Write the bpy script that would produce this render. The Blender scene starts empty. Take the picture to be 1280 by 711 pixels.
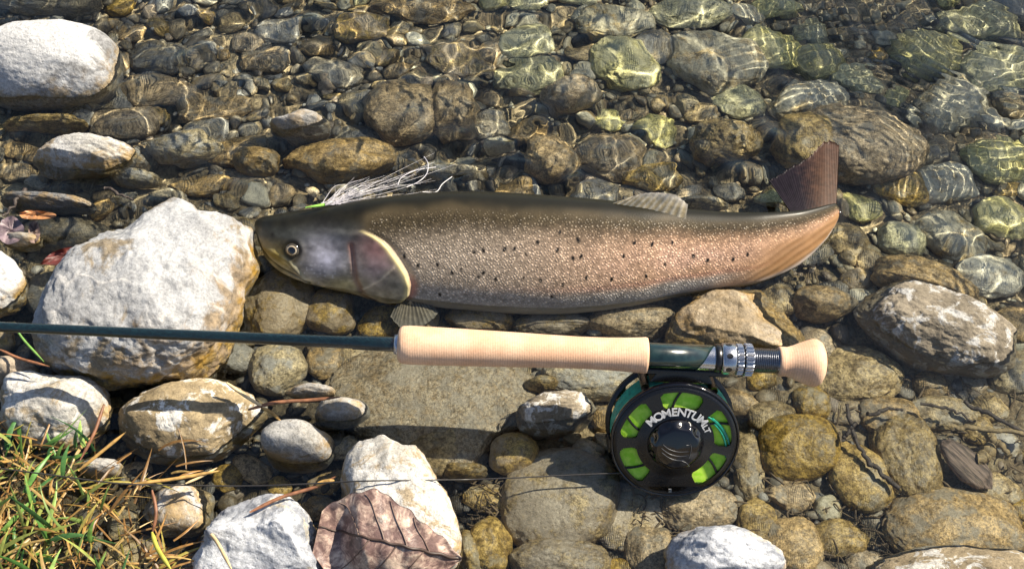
import bpy, bmesh, math, random
import numpy as np
from mathutils import Vector, Matrix
from mathutils.bvhtree import BVHTree

# ------------------------------------------------------------------ camera, light
scene = bpy.context.scene
PITCH = math.radians(58.0)      # looking down at the shallows
DIST = 0.95                     # metres from the lens to the water at the picture's middle
FPX = 1520.0                    # focal length in photo pixels (photo 1280 x 711)
CAM = np.array([0.0, -DIST * math.cos(PITCH), DIST * math.sin(PITCH)])
FWD = np.array([0.0, math.cos(PITCH), -math.sin(PITCH)])
UP = np.array([0.0, math.sin(PITCH), math.cos(PITCH)])
RIGHT = np.array([1.0, 0.0, 0.0])

cam_data = bpy.data.cameras.new('camera')
cam_data.sensor_width = 36.0
cam_data.lens = 36.0 * FPX / 1280.0
cam_data.clip_start = 0.01
cam_data.clip_end = 200.0
cam = bpy.data.objects.new('camera', cam_data)
scene.collection.objects.link(cam)
cam.location = CAM.tolist()
cam.rotation_euler = (math.radians(90) - PITCH, 0, 0)
scene.camera = cam

SUN_DIR = Vector((0.66, 0.28, 0.70)).normalized()    # towards the sun
SUN_EL = math.asin(SUN_DIR.z)
SUN_AZ = math.atan2(SUN_DIR.x, SUN_DIR.y)

world = bpy.data.worlds.new('World')
scene.world = world
world.use_nodes = True
wn = world.node_tree
bg = wn.nodes['Background']
sky = wn.nodes.new('ShaderNodeTexSky')
sky.sky_type = 'NISHITA'
sky.sun_disc = False
sky.sun_elevation = SUN_EL
sky.sun_rotation = SUN_AZ
wn.links.new(sky.outputs[0], bg.inputs['Color'])
bg.inputs['Strength'].default_value = 0.072

sun_data = bpy.data.lights.new('sun', 'SUN')
sun_data.energy = 5.0
sun_data.angle = math.radians(0.5)
sun_data.color = (1.0, 0.90, 0.73)
sun_data.cycles.is_caustics_light = True
sun = bpy.data.objects.new('sun', sun_data)
sun.rotation_euler = SUN_DIR.to_track_quat('Z', 'Y').to_euler()
sun.location = (3, 1.3, 3.5)
scene.collection.objects.link(sun)

vs = scene.view_settings
vs.view_transform = 'Standard'
vs.look = 'None'
vs.gamma = 1.0
vs.use_curve_mapping = False
vs.exposure = 1.0

cy = scene.cycles
cy.use_denoising = True
cy.caustics_reflective = False
cy.caustics_refractive = True
cy.sample_clamp_indirect = 4.0
cy.max_bounces = 10
cy.transparent_max_bounces = 8
cy.transmission_bounces = 8

# ------------------------------------------------------------------ helpers
rng = np.random.default_rng(11)
IOR = 1.333


def pray(u, v):
    d = FWD * FPX + RIGHT * (u - 640.0) + UP * (355.5 - v)
    return d / np.linalg.norm(d)


def at(u, v, z, refract=True):
    """photo pixel -> world point at height z (seen through the flat water when z < 0)"""
    d = pray(u, v)
    if z >= 0 or not refract:
        t = (z - CAM[2]) / d[2]
        return CAM + d * t
    t = -CAM[2] / d[2]
    p = CAM + d * t
    h = d[:2] / IOR
    dz = -math.sqrt(max(1e-6, 1 - h @ h))
    return np.array([p[0] + h[0] * z / dz, p[1] + h[1] * z / dz, z])


def ppm(p):
    return FPX / float((np.asarray(p) - CAM) @ FWD)


def smooth(a, b, x):
    t = np.clip((np.asarray(x, float) - a) / (b - a), 0, 1)
    return t * t * (3 - 2 * t)


def vnoise(P, seed=0):
    P = np.asarray(P, float)
    i = np.floor(P).astype(np.int64)
    f = P - i
    w = f * f * (3 - 2 * f)
    out = np.zeros(P.shape[:-1])
    for c in range(8):
        o = np.array([c & 1, (c >> 1) & 1, (c >> 2) & 1])
        q = i + o
        h = (q[..., 0] * 374761393 + q[..., 1] * 668265263 + q[..., 2] * 2147483647 + seed * 974634777) & 0xFFFFFFFF
        h = ((h ^ (h >> 13)) * 1274126177) & 0xFFFFFFFF
        h = (h ^ (h >> 16)) & 0xFFFF
        ww = np.prod(np.where(o == 1, w, 1 - w), axis=-1)
        out += ww * (h / 65535.0)
    return out * 2 - 1


def fbm(P, seed=0, octaves=4, gain=0.5):
    P = np.asarray(P, float)
    a, s = 1.0, np.zeros(P.shape[:-1])
    for k in range(octaves):
        s += a * vnoise(P * 2.0 ** k + 17.3 * k, seed + k)
        a *= gain
    return s


def bed(x, y):
    x = np.asarray(x, float); y = np.asarray(y, float)
    t = 0.52 * x + 0.85 * y
    z = -0.034 - 0.008 * smooth(0.0, 0.2, y) - 0.065 * np.maximum(0, t - 0.05)
    z = np.maximum(z, -0.5)
    s = (-x - 0.27) * 0.9 + (-y - 0.10) * 1.1
    z = z + 0.17 * np.maximum(0, s) * smooth(0.0, 0.12, s)
    return np.minimum(z, 0.6)


def at_bed(u, v, dz=0.0):
    z = -0.03
    for _ in range(12):
        p = at(u, v, z)
        z = 0.5 * z + 0.5 * (float(bed(p[0], p[1])) + dz)
    return at(u, v, z)


def link(o, parent=None):
    scene.collection.objects.link(o)
    if parent is not None:
        o.parent = parent
    return o


def mesh_from(name, V, F, mat=None, parent=None, smooth_shade=True, cols=None, uvs=None):
    """V (n,3), F list/array of faces -> one linked mesh object (triangles or quads)"""
    me = bpy.data.meshes.new(name)
    V = np.asarray(V, float)
    if isinstance(F, np.ndarray):
        k = F.shape[1]
        me.vertices.add(len(V))
        me.vertices.foreach_set('co', V.astype(np.float32).ravel())
        me.loops.add(F.size)
        me.loops.foreach_set('vertex_index', F.astype(np.int32).ravel())
        me.polygons.add(len(F))
        me.polygons.foreach_set('loop_start', np.arange(0, F.size, k, dtype=np.int32))
        me.update(calc_edges=True)
    else:
        me.from_pydata([tuple(v) for v in V], [], F)
    me.polygons.foreach_set('use_smooth', np.full(len(me.polygons), bool(smooth_shade)))
    if cols is not None:
        ca = me.color_attributes.new('tint', 'FLOAT_COLOR', 'POINT')
        c4 = np.ones((len(V), 4), np.float32)
        cols = np.asarray(cols)
        c4[:, :cols.shape[1]] = cols
        ca.data.foreach_set('color', c4.ravel())
    if uvs is not None:
        ul = me.uv_layers.new(name='UVMap')
        li = np.empty(len(me.loops), np.int32)
        me.loops.foreach_get('vertex_index', li)
        ul.data.foreach_set('uv', np.asarray(uvs, np.float32)[li].ravel())
    me.validate()
    me.update()
    o = bpy.data.objects.new(name, me)
    if mat is not None:
        me.materials.append(mat)
    o.cycles.is_caustics_receiver = True
    return link(o, parent)


def tag(o, label=None, cat=None, group=None, kind=None):
    if label: o['label'] = label
    if cat: o['category'] = cat
    if group: o['group'] = group
    if kind: o['kind'] = kind
    return o


def empty(name, loc):
    o = bpy.data.objects.new(name, None)
    o.empty_display_size = 0.02
    o.location = [float(c) for c in loc]
    return link(o)


def keep(o, parent):
    """parent o (built in world space) to an empty without moving it"""
    o.parent = parent
    o.matrix_parent_inverse = Matrix.Translation(parent.location).inverted()
    return o


def grid_faces(n, m, wrap=False):
    i = np.arange(n - 1)[:, None]
    mm = m if wrap else m - 1
    j = np.arange(mm)[None, :]
    j2 = (j + 1) % m
    return np.stack([i * m + j, (i + 1) * m + j, (i + 1) * m + j2, i * m + j2], -1).reshape(-1, 4)


def tube(P, R, seg=8, caps=True):
    """tube along a polyline P with radii R"""
    P = np.asarray(P, float)
    R = np.broadcast_to(np.asarray(R, float), (len(P),))
    T = np.gradient(P, axis=0)
    T /= np.linalg.norm(T, axis=1)[:, None] + 1e-12
    ref = np.array([0.0, 0, 1.0])
    if abs(T.mean(0) @ ref) > 0.9 * np.linalg.norm(T.mean(0)):
        ref = np.array([0, 1.0, 0])
    A = np.cross(T, ref); A /= np.linalg.norm(A, axis=1)[:, None] + 1e-12
    B = np.cross(A, T)
    th = np.linspace(0, 2 * np.pi, seg, endpoint=False)
    V = P[:, None, :] + R[:, None, None] * (np.cos(th)[None, :, None] * A[:, None, :] + np.sin(th)[None, :, None] * B[:, None, :])
    V = V.reshape(-1, 3)
    F = grid_faces(len(P), seg, True)[:, ::-1]
    if caps:
        n = len(V)
        V = np.vstack([V, P[0], P[-1]])
        a = np.arange(seg); b = (a + 1) % seg
        base = (len(P) - 1) * seg
        c0 = np.stack([np.full(seg, n), a, b, b], -1)
        c1 = np.stack([np.full(seg, n + 1), base + b, base + a, base + a], -1)
        F = [tuple(f) for f in F.tolist()] + [tuple(f[:3]) for f in c0.tolist()] + [tuple(f[:3]) for f in c1.tolist()]
    return V, F


def join(parts):
    V, F, n = [], [], 0
    for v, f in parts:
        V.append(np.asarray(v, float))
        F += [tuple(int(i) + n for i in q) for q in (f.tolist() if isinstance(f, np.ndarray) else f)]
        n += len(v)
    return np.vstack(V), F


def spline(pts, n):
    """Catmull-Rom through points, n samples"""
    P = np.asarray(pts, float)
    P = np.vstack([2 * P[0] - P[1], P, 2 * P[-1] - P[-2]])
    k = len(P) - 3
    t = np.linspace(0, k, n)
    i = np.minimum(t.astype(int), k - 1)
    f = (t - i)[:, None]
    p0, p1, p2, p3 = P[i], P[i + 1], P[i + 2], P[i + 3]
    return 0.5 * (2 * p1 + (p2 - p0) * f + (2 * p0 - 5 * p1 + 4 * p2 - p3) * f ** 2 + (3 * p1 - p0 - 3 * p2 + p3) * f ** 3)


# ------------------------------------------------------------------ material helpers
class NT:
    def __init__(self, name):
        self.m = bpy.data.materials.new(name)
        self.m.use_nodes = True
        self.t = self.m.node_tree
        self.t.nodes.clear()
        self.out = self.t.nodes.new('ShaderNodeOutputMaterial')

    def n(self, typ, **kw):
        nd = self.t.nodes.new('ShaderNode' + typ)
        for k, v in kw.items():
            setattr(nd, k, v)
        return nd

    def set(self, sock, v):
        if hasattr(v, 'is_linked') or hasattr(v, 'links'):
            self.t.links.new(v, sock)
        elif isinstance(v, tuple) and len(v) == 3 and sock.type == 'RGBA':
            sock.default_value = (*v, 1)
        else:
            sock.default_value = v

    def math(self, op, a, b=0.0, c=0.0, clamp=False):
        nd = self.n('Math', operation=op, use_clamp=clamp)
        for s, v in zip(nd.inputs, (a, b, c)):
            self.set(s, v)
        return nd.outputs[0]

    def vmath(self, op, a, b=(0, 0, 0)):
        nd = self.n('VectorMath', operation=op)
        self.set(nd.inputs[0], a)
        if op == 'SCALE':
            self.set(nd.inputs[3], b)
        else:
            self.set(nd.inputs[1], b)
        return nd.outputs[0]

    def mix(self, f, a, b, mode='MIX'):
        nd = self.n('Mix', data_type='RGBA', blend_type=mode)
        self.set(nd.inputs[0], f); self.set(nd.inputs[6], a); self.set(nd.inputs[7], b)
        return nd.outputs[2]

    def ramp(self, x, a, b, lo=0.0, hi=1.0):
        nd = self.n('MapRange', interpolation_type='SMOOTHSTEP')
        self.set(nd.inputs[0], x)
        for s, v in zip(nd.inputs[1:5], (a, b, lo, hi)):
            self.set(s, v)
        return nd.outputs[0]

    def noise(self, vec, scale, detail=4.0, rough=0.55, dist=0.0):
        nd = self.n('TexNoise')
        self.set(nd.inputs['Vector'], vec)
        nd.inputs['Scale'].default_value = scale
        nd.inputs['Detail'].default_value = detail
        nd.inputs['Roughness'].default_value = rough
        nd.inputs['Distortion'].default_value = dist
        return nd.outputs[0]

    def voronoi(self, vec, scale, feature='F1', rnd=1.0, out='Distance'):
        nd = self.n('TexVoronoi', feature=feature)
        self.set(nd.inputs['Vector'], vec)
        nd.inputs['Scale'].default_value = scale
        nd.inputs['Randomness'].default_value = rnd
        return nd.outputs[out]

    def bump(self, h, strength=0.5, dist=0.001, normal=None):
        nd = self.n('Bump')
        nd.inputs['Strength'].default_value = strength
        nd.inputs['Distance'].default_value = dist
        self.set(nd.inputs['Height'], h)
        if normal is not None:
            self.set(nd.inputs['Normal'], normal)
        return nd.outputs[0]

    def principled(self, **kw):
        nd = self.n('BsdfPrincipled')
        for k, v in kw.items():
            self.set(nd.inputs[k.replace('_', ' ')], v)
        return nd

    def done(self, shader):
        self.t.links.new(shader, self.out.inputs['Surface'])
        return self.m


def simple_mat(name, col, rough=0.5, metal=0.0, coat=0.0, var=0.15, scale=300, bump=0.0):
    t = NT(name)
    co = t.n('TexCoord').outputs['Object']
    nz = t.noise(co, scale, 3)
    c = t.mix(t.ramp(nz, 0.3, 0.7), tuple(x * (1 - var) for x in col), tuple(min(1, x * (1 + var)) for x in col))
    p = t.principled(Base_Color=c, Roughness=t.ramp(nz, 0.2, 0.8, max(0.02, rough - 0.06), rough + 0.06), Metallic=metal, Coat_Weight=coat)
    if bump:
        t.set(p.inputs['Normal'], t.bump(nz, bump, 0.0006))
    return t.done(p.outputs[0])
# ------------------------------------------------------------------ stone materials
def stone_mat(name, dryA, dryB, filmA, filmB, film=0.6, patch=None, patch_amt=0.0, patch_scale=22, vein=0.0, speck=0.5, ochre=0.5, wetline=0.004, attr=False, stain=None):
    t = NT(name)
    oi = t.n('ObjectInfo')
    rnd = oi.outputs['Random']
    tc = t.n('TexCoord').outputs['Object']
    off = t.n('CombineXYZ')
    t.set(off.inputs[0], t.math('MULTIPLY', rnd, 13.7)); t.set(off.inputs[1], t.math('MULTIPLY', rnd, 31.1)); t.set(off.inputs[2], t.math('MULTIPLY', rnd, 7.9))
    co = t.vmath('ADD', tc, off.outputs[0])
    geo = t.n('NewGeometry')
    sep = t.n('SeparateXYZ'); t.set(sep.inputs[0], geo.outputs['Position'])
    z = sep.outputs[2]
    nsep = t.n('SeparateXYZ'); t.set(nsep.inputs[0], geo.outputs['Normal'])
    big = t.noise(co, 16, 5, 0.6, 0.4)
    mid = t.noise(co, 75, 5, 0.65)
    fine = t.noise(co, 420, 4, 0.7)
    grain = t.noise(co, 1500, 2, 0.6)
    pits = t.voronoi(co, 260)
    dry = t.mix(t.ramp(t.math('ADD', big, t.math('MULTIPLY', t.math('SUBTRACT', mid, 0.5), 0.5)), 0.36, 0.64), dryA, dryB)
    if attr:
        va = t.n('VertexColor', layer_name='tint')
        dry = t.mix(0.85, dry, va.outputs[0])
    if patch is not None:
        pn = t.noise(co, patch_scale, 6, 0.68, 0.8)
        pm = t.ramp(pn, 0.60 - 0.2 * patch_amt, 0.68 - 0.2 * patch_amt)
        dry = t.mix(pm, dry, patch)
    if stain is not None:
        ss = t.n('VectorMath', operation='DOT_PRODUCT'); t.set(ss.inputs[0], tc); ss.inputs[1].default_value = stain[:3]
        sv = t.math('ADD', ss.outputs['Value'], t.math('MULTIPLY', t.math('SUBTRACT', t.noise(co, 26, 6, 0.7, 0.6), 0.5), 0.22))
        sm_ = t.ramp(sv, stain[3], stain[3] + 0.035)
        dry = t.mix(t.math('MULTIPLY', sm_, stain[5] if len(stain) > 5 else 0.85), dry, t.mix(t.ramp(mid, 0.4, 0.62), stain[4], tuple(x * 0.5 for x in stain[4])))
    if vein:
        vd = t.n('TexVoronoi', feature='DISTANCE_TO_EDGE')
        t.set(vd.inputs['Vector'], t.vmath('ADD', co, t.vmath('SCALE', t.n('TexNoise').outputs[1], 0.0)))
        wob = t.n('TexNoise'); t.set(wob.inputs['Vector'], co); wob.inputs['Scale'].default_value = 30
        t.set(vd.inputs['Vector'], t.vmath('ADD', co, t.vmath('SCALE', wob.outputs[1], 0.03)))
        vd.inputs['Scale'].default_value = 20
        vm = t.math('MULTIPLY', t.ramp(vd.outputs[0], 0.0, 0.045, 1.0, 0.0), t.ramp(big, 0.45, 0.6))
        dry = t.mix(t.math('MULTIPLY', vm, vein), dry, (0.75, 0.72, 0.68))
    # speckle of mineral grains and small dark pits
    sp = t.ramp(t.math('ADD', t.math('MULTIPLY', fine, 0.6), t.math('MULTIPLY', grain, 0.4)), 0.36, 0.64, 1 - 0.62 * speck, 1 + 0.42 * speck)
    dry = t.mix(1.0, dry, sp, 'MULTIPLY')
    pitm = t.math('MULTIPLY', t.ramp(pits, 0.05, 0.22, 1.0, 0.0), t.ramp(mid, 0.5, 0.62))
    dry = t.mix(t.math('MULTIPLY', pitm, 0.55 * speck), dry, (0.06, 0.05, 0.035))
    # brown biofilm and silt below the water line
    filmc = t.mix(t.ramp(t.noise(co, 130, 5, 0.7), 0.40, 0.62), filmA, filmB)
    filmc = t.mix(1.0, filmc, t.ramp(t.math('ADD', t.math('MULTIPLY', fine, 0.6), t.math('MULTIPLY', grain, 0.4)), 0.36, 0.64, 0.34, 1.55), 'MULTIPLY')
    zw = t.math('ADD', z, t.math('MULTIPLY', t.math('SUBTRACT', big, 0.5), 0.030))
    under = t.ramp(zw, wetline - 0.004, wetline + 0.005, 1.0, 0.0)
    cover = t.math('ADD', t.math('MULTIPLY', t.math('SUBTRACT', mid, 0.5), 2.6), t.math('ADD', t.math('MULTIPLY', t.math('SUBTRACT', big, 0.5), 1.6), film))
    cover = t.ramp(cover, 0.2, 0.7)
    wetdry = t.mix(t.math('MULTIPLY', under, 0.45), dry, t.mix(1.0, dry, (0.50, 0.47, 0.42), 'MULTIPLY'))
    col = t.mix(t.math('MULTIPLY', under, cover), wetdry, filmc)
    # ochre tide mark
    band = t.math('MULTIPLY', t.ramp(zw, wetline - 0.010, wetline, 0.0, 1.0), t.ramp(zw, wetline + 0.004, wetline + 0.016, 1.0, 0.0))
    band = t.math('MULTIPLY', band, t.math('MULTIPLY', t.ramp(mid, 0.42, 0.62), ochre))
    col = t.mix(band, col, (0.34, 0.21, 0.055))
    # each stone its own shade
    col = t.mix(1.0, col, t.ramp(rnd, 0.0, 1.0, 0.78, 1.22), 'MULTIPLY')
    hs = t.n('HueSaturation')
    t.set(hs.inputs['Color'], col)
    r2 = t.math('FRACT', t.math('MULTIPLY', rnd, 7.31))
    t.set(hs.inputs['Saturation'], t.ramp(r2, 0, 1, 0.8, 1.15))
    col = hs.outputs[0]
    h = t.math('ADD', t.math('MULTIPLY', mid, 1.2), t.math('ADD', t.math('MULTIPLY', fine, 0.45), t.math('MULTIPLY', t.ramp(pits, 0.0, 0.3), 0.25)))
    nb = t.bump(h, 0.55, 0.0022)
    rough = t.ramp(zw, wetline + 0.000, wetline + 0.014, 0.42, 0.88)
    p = t.principled(Base_Color=col, Roughness=rough, Normal=nb)
    p.inputs['Specular IOR Level'].default_value = 0.4
    return t.done(p.outputs[0])


FA, FB = (0.42, 0.295, 0.150), (0.200, 0.140, 0.070)
YA, YB = (0.38, 0.265, 0.098), (0.165, 0.110, 0.040)
GA, GB = (0.42, 0.345, 0.225), (0.25, 0.205, 0.135)
SM = {
    'brown': stone_mat('stone_brown', (0.30, 0.26, 0.20), (0.17, 0.145, 0.11), FA, FB, 0.62),
    'olive': stone_mat('stone_olive', (0.36, 0.31, 0.22), (0.23, 0.19, 0.13), YA, YB, 0.66),
    'grey': stone_mat('stone_grey', (0.38, 0.365, 0.34), (0.25, 0.24, 0.22), GA, GB, 0.52),
    'dark': stone_mat('stone_dark', (0.17, 0.17, 0.17), (0.10, 0.10, 0.10), GB, (0.10, 0.085, 0.06), 0.45),
    'tan': stone_mat('stone_tan', (0.46, 0.375, 0.27), (0.31, 0.245, 0.175), YA, FB, 0.40),
    'pale': stone_mat('stone_pale', (0.66, 0.61, 0.47), (0.50, 0.46, 0.34), GA, YA, 0.25),
    'green': stone_mat('stone_green', (0.52, 0.49, 0.31), (0.37, 0.345, 0.20), (0.50, 0.45, 0.21), (0.30, 0.27, 0.13), 0.5),
    'white': stone_mat('stone_white', (0.56, 0.56, 0.56), (0.42, 0.42, 0.42), YA, FB, 0.55, speck=0.35),
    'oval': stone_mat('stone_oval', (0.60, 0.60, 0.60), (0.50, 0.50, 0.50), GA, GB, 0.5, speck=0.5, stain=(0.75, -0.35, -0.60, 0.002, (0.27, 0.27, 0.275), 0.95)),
    'slab': stone_mat('stone_slab', (0.33, 0.28, 0.21), (0.22, 0.185, 0.135), (0.27, 0.215, 0.14), FB, 0.5),
    'tanrock': stone_mat('stone_tanrock', (0.40, 0.33, 0.235), (0.26, 0.21, 0.145), FA, FB, 0.5, speck=0.7, ochre=0.15),
    'crust': stone_mat('stone_crust', (0.29, 0.235, 0.155), (0.17, 0.135, 0.085), FA, FB, 0.1, patch=(0.50, 0.485, 0.45), patch_amt=0.42, patch_scale=55, wetline=-0.018),
    'boulder': stone_mat('stone_boulder', (0.46, 0.465, 0.475), (0.33, 0.333, 0.34), YA, (0.16, 0.13, 0.09), 0.62, patch=(0.26, 0.215, 0.155), patch_amt=0.3, patch_scale=13, vein=0.5, speck=0.5, ochre=0.95, wetline=0.018, stain=(0.75, -0.55, -0.35, 0.020, (0.36, 0.26, 0.15))),
    'bicolor': stone_mat('stone_bicolor', (0.46, 0.45, 0.43), (0.30, 0.285, 0.255), YA, FB, 0.5, patch=(0.27, 0.21, 0.13), patch_amt=0.42, patch_scale=34, speck=0.6, ochre=0.8, vein=0.3),
    'bluish': stone_mat('stone_bluish', (0.43, 0.44, 0.46), (0.19, 0.20, 0.225), YA, FB, 0.5, patch=(0.40, 0.36, 0.28), patch_amt=0.1, speck=0.55, vein=0.4),
}

# ------------------------------------------------------------------ riverbed and water
def graded(lo, hi, step, far, n):
    core = np.arange(lo, hi + step / 2, step)
    g = np.geomspace(step, far, n)
    g = np.cumsum(g / g.sum() * far)
    return np.concatenate([lo - g[::-1], core, hi + g])


def build_bed():
    xs = graded(-0.62, 0.62, 0.006, 6.0, 26)
    ys = graded(-0.36, 0.48, 0.006, 6.0, 26)
    X, Y = np.meshgrid(xs, ys, indexing='ij')
    Z = bed(X, Y)
    P = np.stack([X, Y, X * 0], -1)
    Z = Z - 0.007 + 0.005 * fbm(P * 18, 5, 4) + 0.0015 * fbm(P * 160, 9, 2)
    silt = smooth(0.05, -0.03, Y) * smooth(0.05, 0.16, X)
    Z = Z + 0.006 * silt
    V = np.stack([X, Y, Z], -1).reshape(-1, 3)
    gap_shade = smooth(0.02, -0.05, X + 0.1 * vnoise(P * 12, 3)) * smooth(0.02, -0.04, Y)  # shade of the gaps between the bank stones, darkened into the bed colour
    tint = (1 - 0.72 * gap_shade[..., None]) * np.array([1, 1, 1.0]) * (1 - 0.30 * silt[..., None])
    t = NT('riverbed_silt')
    co = t.n('TexCoord').outputs['Object']
    a = t.noise(co, 40, 6, 0.65); b = t.noise(co, 350, 5, 0.7); v = t.voronoi(co, 190, rnd=1.0)
    c = t.mix(t.ramp(a, 0.35, 0.65), (0.22, 0.16, 0.09), (0.35, 0.275, 0.165))
    c = t.mix(1.0, c, t.ramp(b, 0.3, 0.7, 0.45, 1.5), 'MULTIPLY')
    c = t.mix(t.ramp(v, 0.0, 0.35, 0.5, 0.0), c, (0.42, 0.37, 0.27))
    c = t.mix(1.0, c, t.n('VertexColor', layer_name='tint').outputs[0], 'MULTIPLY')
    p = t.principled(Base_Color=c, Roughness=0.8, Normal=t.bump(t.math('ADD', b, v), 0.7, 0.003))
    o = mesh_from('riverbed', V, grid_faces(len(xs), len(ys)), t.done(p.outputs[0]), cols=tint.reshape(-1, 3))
    tag(o, kind='structure')
    o['label'] = 'brown silty riverbed under the shallow water'
    return o


def wave_height(X, Y):
    r = np.random.default_rng(4)
    H = np.zeros_like(X)
    # calm in the lee of the fish and rod, lively further out
    lively = 0.10 + 0.90 * smooth(-0.03, 0.10, Y + 0.10 * np.maximum(X, 0)) 
    lively *= 0.75 + 0.25 * smooth(0.5, -0.2, X)
    right = smooth(0.20, 0.34, X) * smooth(-0.12, 0.05, Y)
    lively = np.maximum(lively, 0.55 * right)
    far = np.clip(0.046 / -bed(X, Y), 0.5, 1.0)
    env = 0.65 + 0.5 * fbm(np.stack([X * 7, Y * 7, X * 0], -1), 31, 2)
    for k in range(54):
        lam = 0.011 * (5.2 ** (k / 53.0))
        th = r.uniform(0, 2 * np.pi) if k % 3 else r.normal(1.9, 0.35)
        slope = 0.038 * (lam / 0.02) ** -0.12 * (1.0 + 1.0 * float(smooth(0.028, 0.045, lam)))
        amp = slope * lam / (2 * np.pi)
        ph = r.uniform(0, 6.28)
        kx, ky = math.cos(th) * 2 * np.pi / lam, math.sin(th) * 2 * np.pi / lam
        if lam < 0.02:
            H += amp * np.sin(kx * X + ky * Y + ph) * env * lively * smooth(0.2, 0.5, lively) * far * far
        else:
            H += amp * np.sin(kx * X + ky * Y + ph) * lively * (env if lam < 0.03 else 1.0) * far
    # fine capillary trains running off the tail and past the deeper corner
    for (cx, cy_, r0, r1, lam, amp, a0, a1) in ((0.30, 0.13, 0.02, 0.20, 0.0085, 0.00012, 0.0, 2.0), (0.46, 0.32, 0.0, 0.24, 0.0095, 0.00014, -3.2, 3.2)):
        R = np.hypot(X - cx, Y - cy_)
        A = np.arctan2(Y - cy_, X - cx)
        m = smooth(r0, r0 + 0.03, R) * smooth(r1, r1 - 0.08, R) * smooth(a0 - 0.3, a0, A) * smooth(a1 + 0.3, a1, A)
        H += amp * m * np.sin(2 * np.pi * R / lam + 3 * fbm(np.stack([X * 9, Y * 9, X * 0], -1), 77, 2))
    H += 0.0006 * np.sin(2 * np.pi * (X * 0.8 + Y * 1.1) / 0.23) + 0.0005 * np.sin(2 * np.pi * (X * -0.5 + Y) / 0.17 + 1)
    fade = smooth(0.62, 0.5, np.abs(X)) * smooth(-0.34, -0.27, Y) * smooth(0.46, 0.38, Y)
    return H * (0.15 + 0.85 * fade) * fade


def build_water():
    xs = graded(-0.54, 0.54, 0.0014, 6.0, 30)
    ys = graded(-0.28, 0.40, 0.0014, 6.0, 30)
    X, Y = np.meshgrid(xs, ys, indexing='ij')
    V = np.stack([X, Y, wave_height(X, Y)], -1).reshape(-1, 3)
    t = NT('clear_river_water')
    g = t.n('BsdfGlass')
    g.inputs['IOR'].default_value = IOR
    g.inputs['Roughness'].default_value = 0.0
    g.inputs['Color'].default_value = (0.965, 1.0, 0.975, 1)
    o = mesh_from('water', V, grid_faces(len(xs), len(ys)), t.done(g.outputs[0]))
    o.cycles.is_caustics_receiver = False
    o.cycles.is_caustics_caster = True
    tag(o, kind='structure')
    o['label'] = 'clear shallow river water with small ripples'
    return o


build_bed()
build_water()

# ------------------------------------------------------------------ stones
_ico = {}
def ico(n):
    if n not in _ico:
        bm = bmesh.new()
        bmesh.ops.create_icosphere(bm, subdivisions=n, radius=1.0)
        V = np.array([v.co[:] for v in bm.verts])
        F = np.array([[l.index for l in f.verts] for f in bm.faces])
        bm.free()
        _ico[n] = (V, F)
    return _ico[n]


def stone_shape(r, level, angular=0.3, rough=0.05, power=2.3, ncut=6):
    V, F = ico(level)
    P = V.copy()
    # squarish superellipsoid
    nrm = (np.abs(P) ** power).sum(1) ** (1 / power)
    P = P / nrm[:, None]
    for _ in range(ncut):
        n = r.normal(size=3); n[2] *= 0.8
        n /= np.linalg.norm(n)
        d = r.uniform(0.72, 0.98) if angular > 0.5 else r.uniform(0.80, 1.02)
        h = P @ n
        P -= np.outer(np.maximum(0, h - d) * min(1.0, 0.45 + angular * 0.55), n)
    s = int(r.integers(1, 9999))
    D = 0.13 * vnoise(P * 1.3 + 7, s) + rough * fbm(P * 3.2, s + 3, 4, 0.55)
    if level >= 5:
        D += rough * 0.22 * fbm(P * 14, s + 5, 3, 0.6)
    P = P * (1 + D)[:, None]
    lo, hi = P.min(0), P.max(0)
    P = (P - (lo + hi) / 2) / ((hi - lo) / 2)
    return P, F


SINP, COSP = math.sin(PITCH), math.cos(PITCH)
STONES = []        # (u, v, rx, ry) footprints in the photo, for filling the gaps
stone_objs = {}


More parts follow.
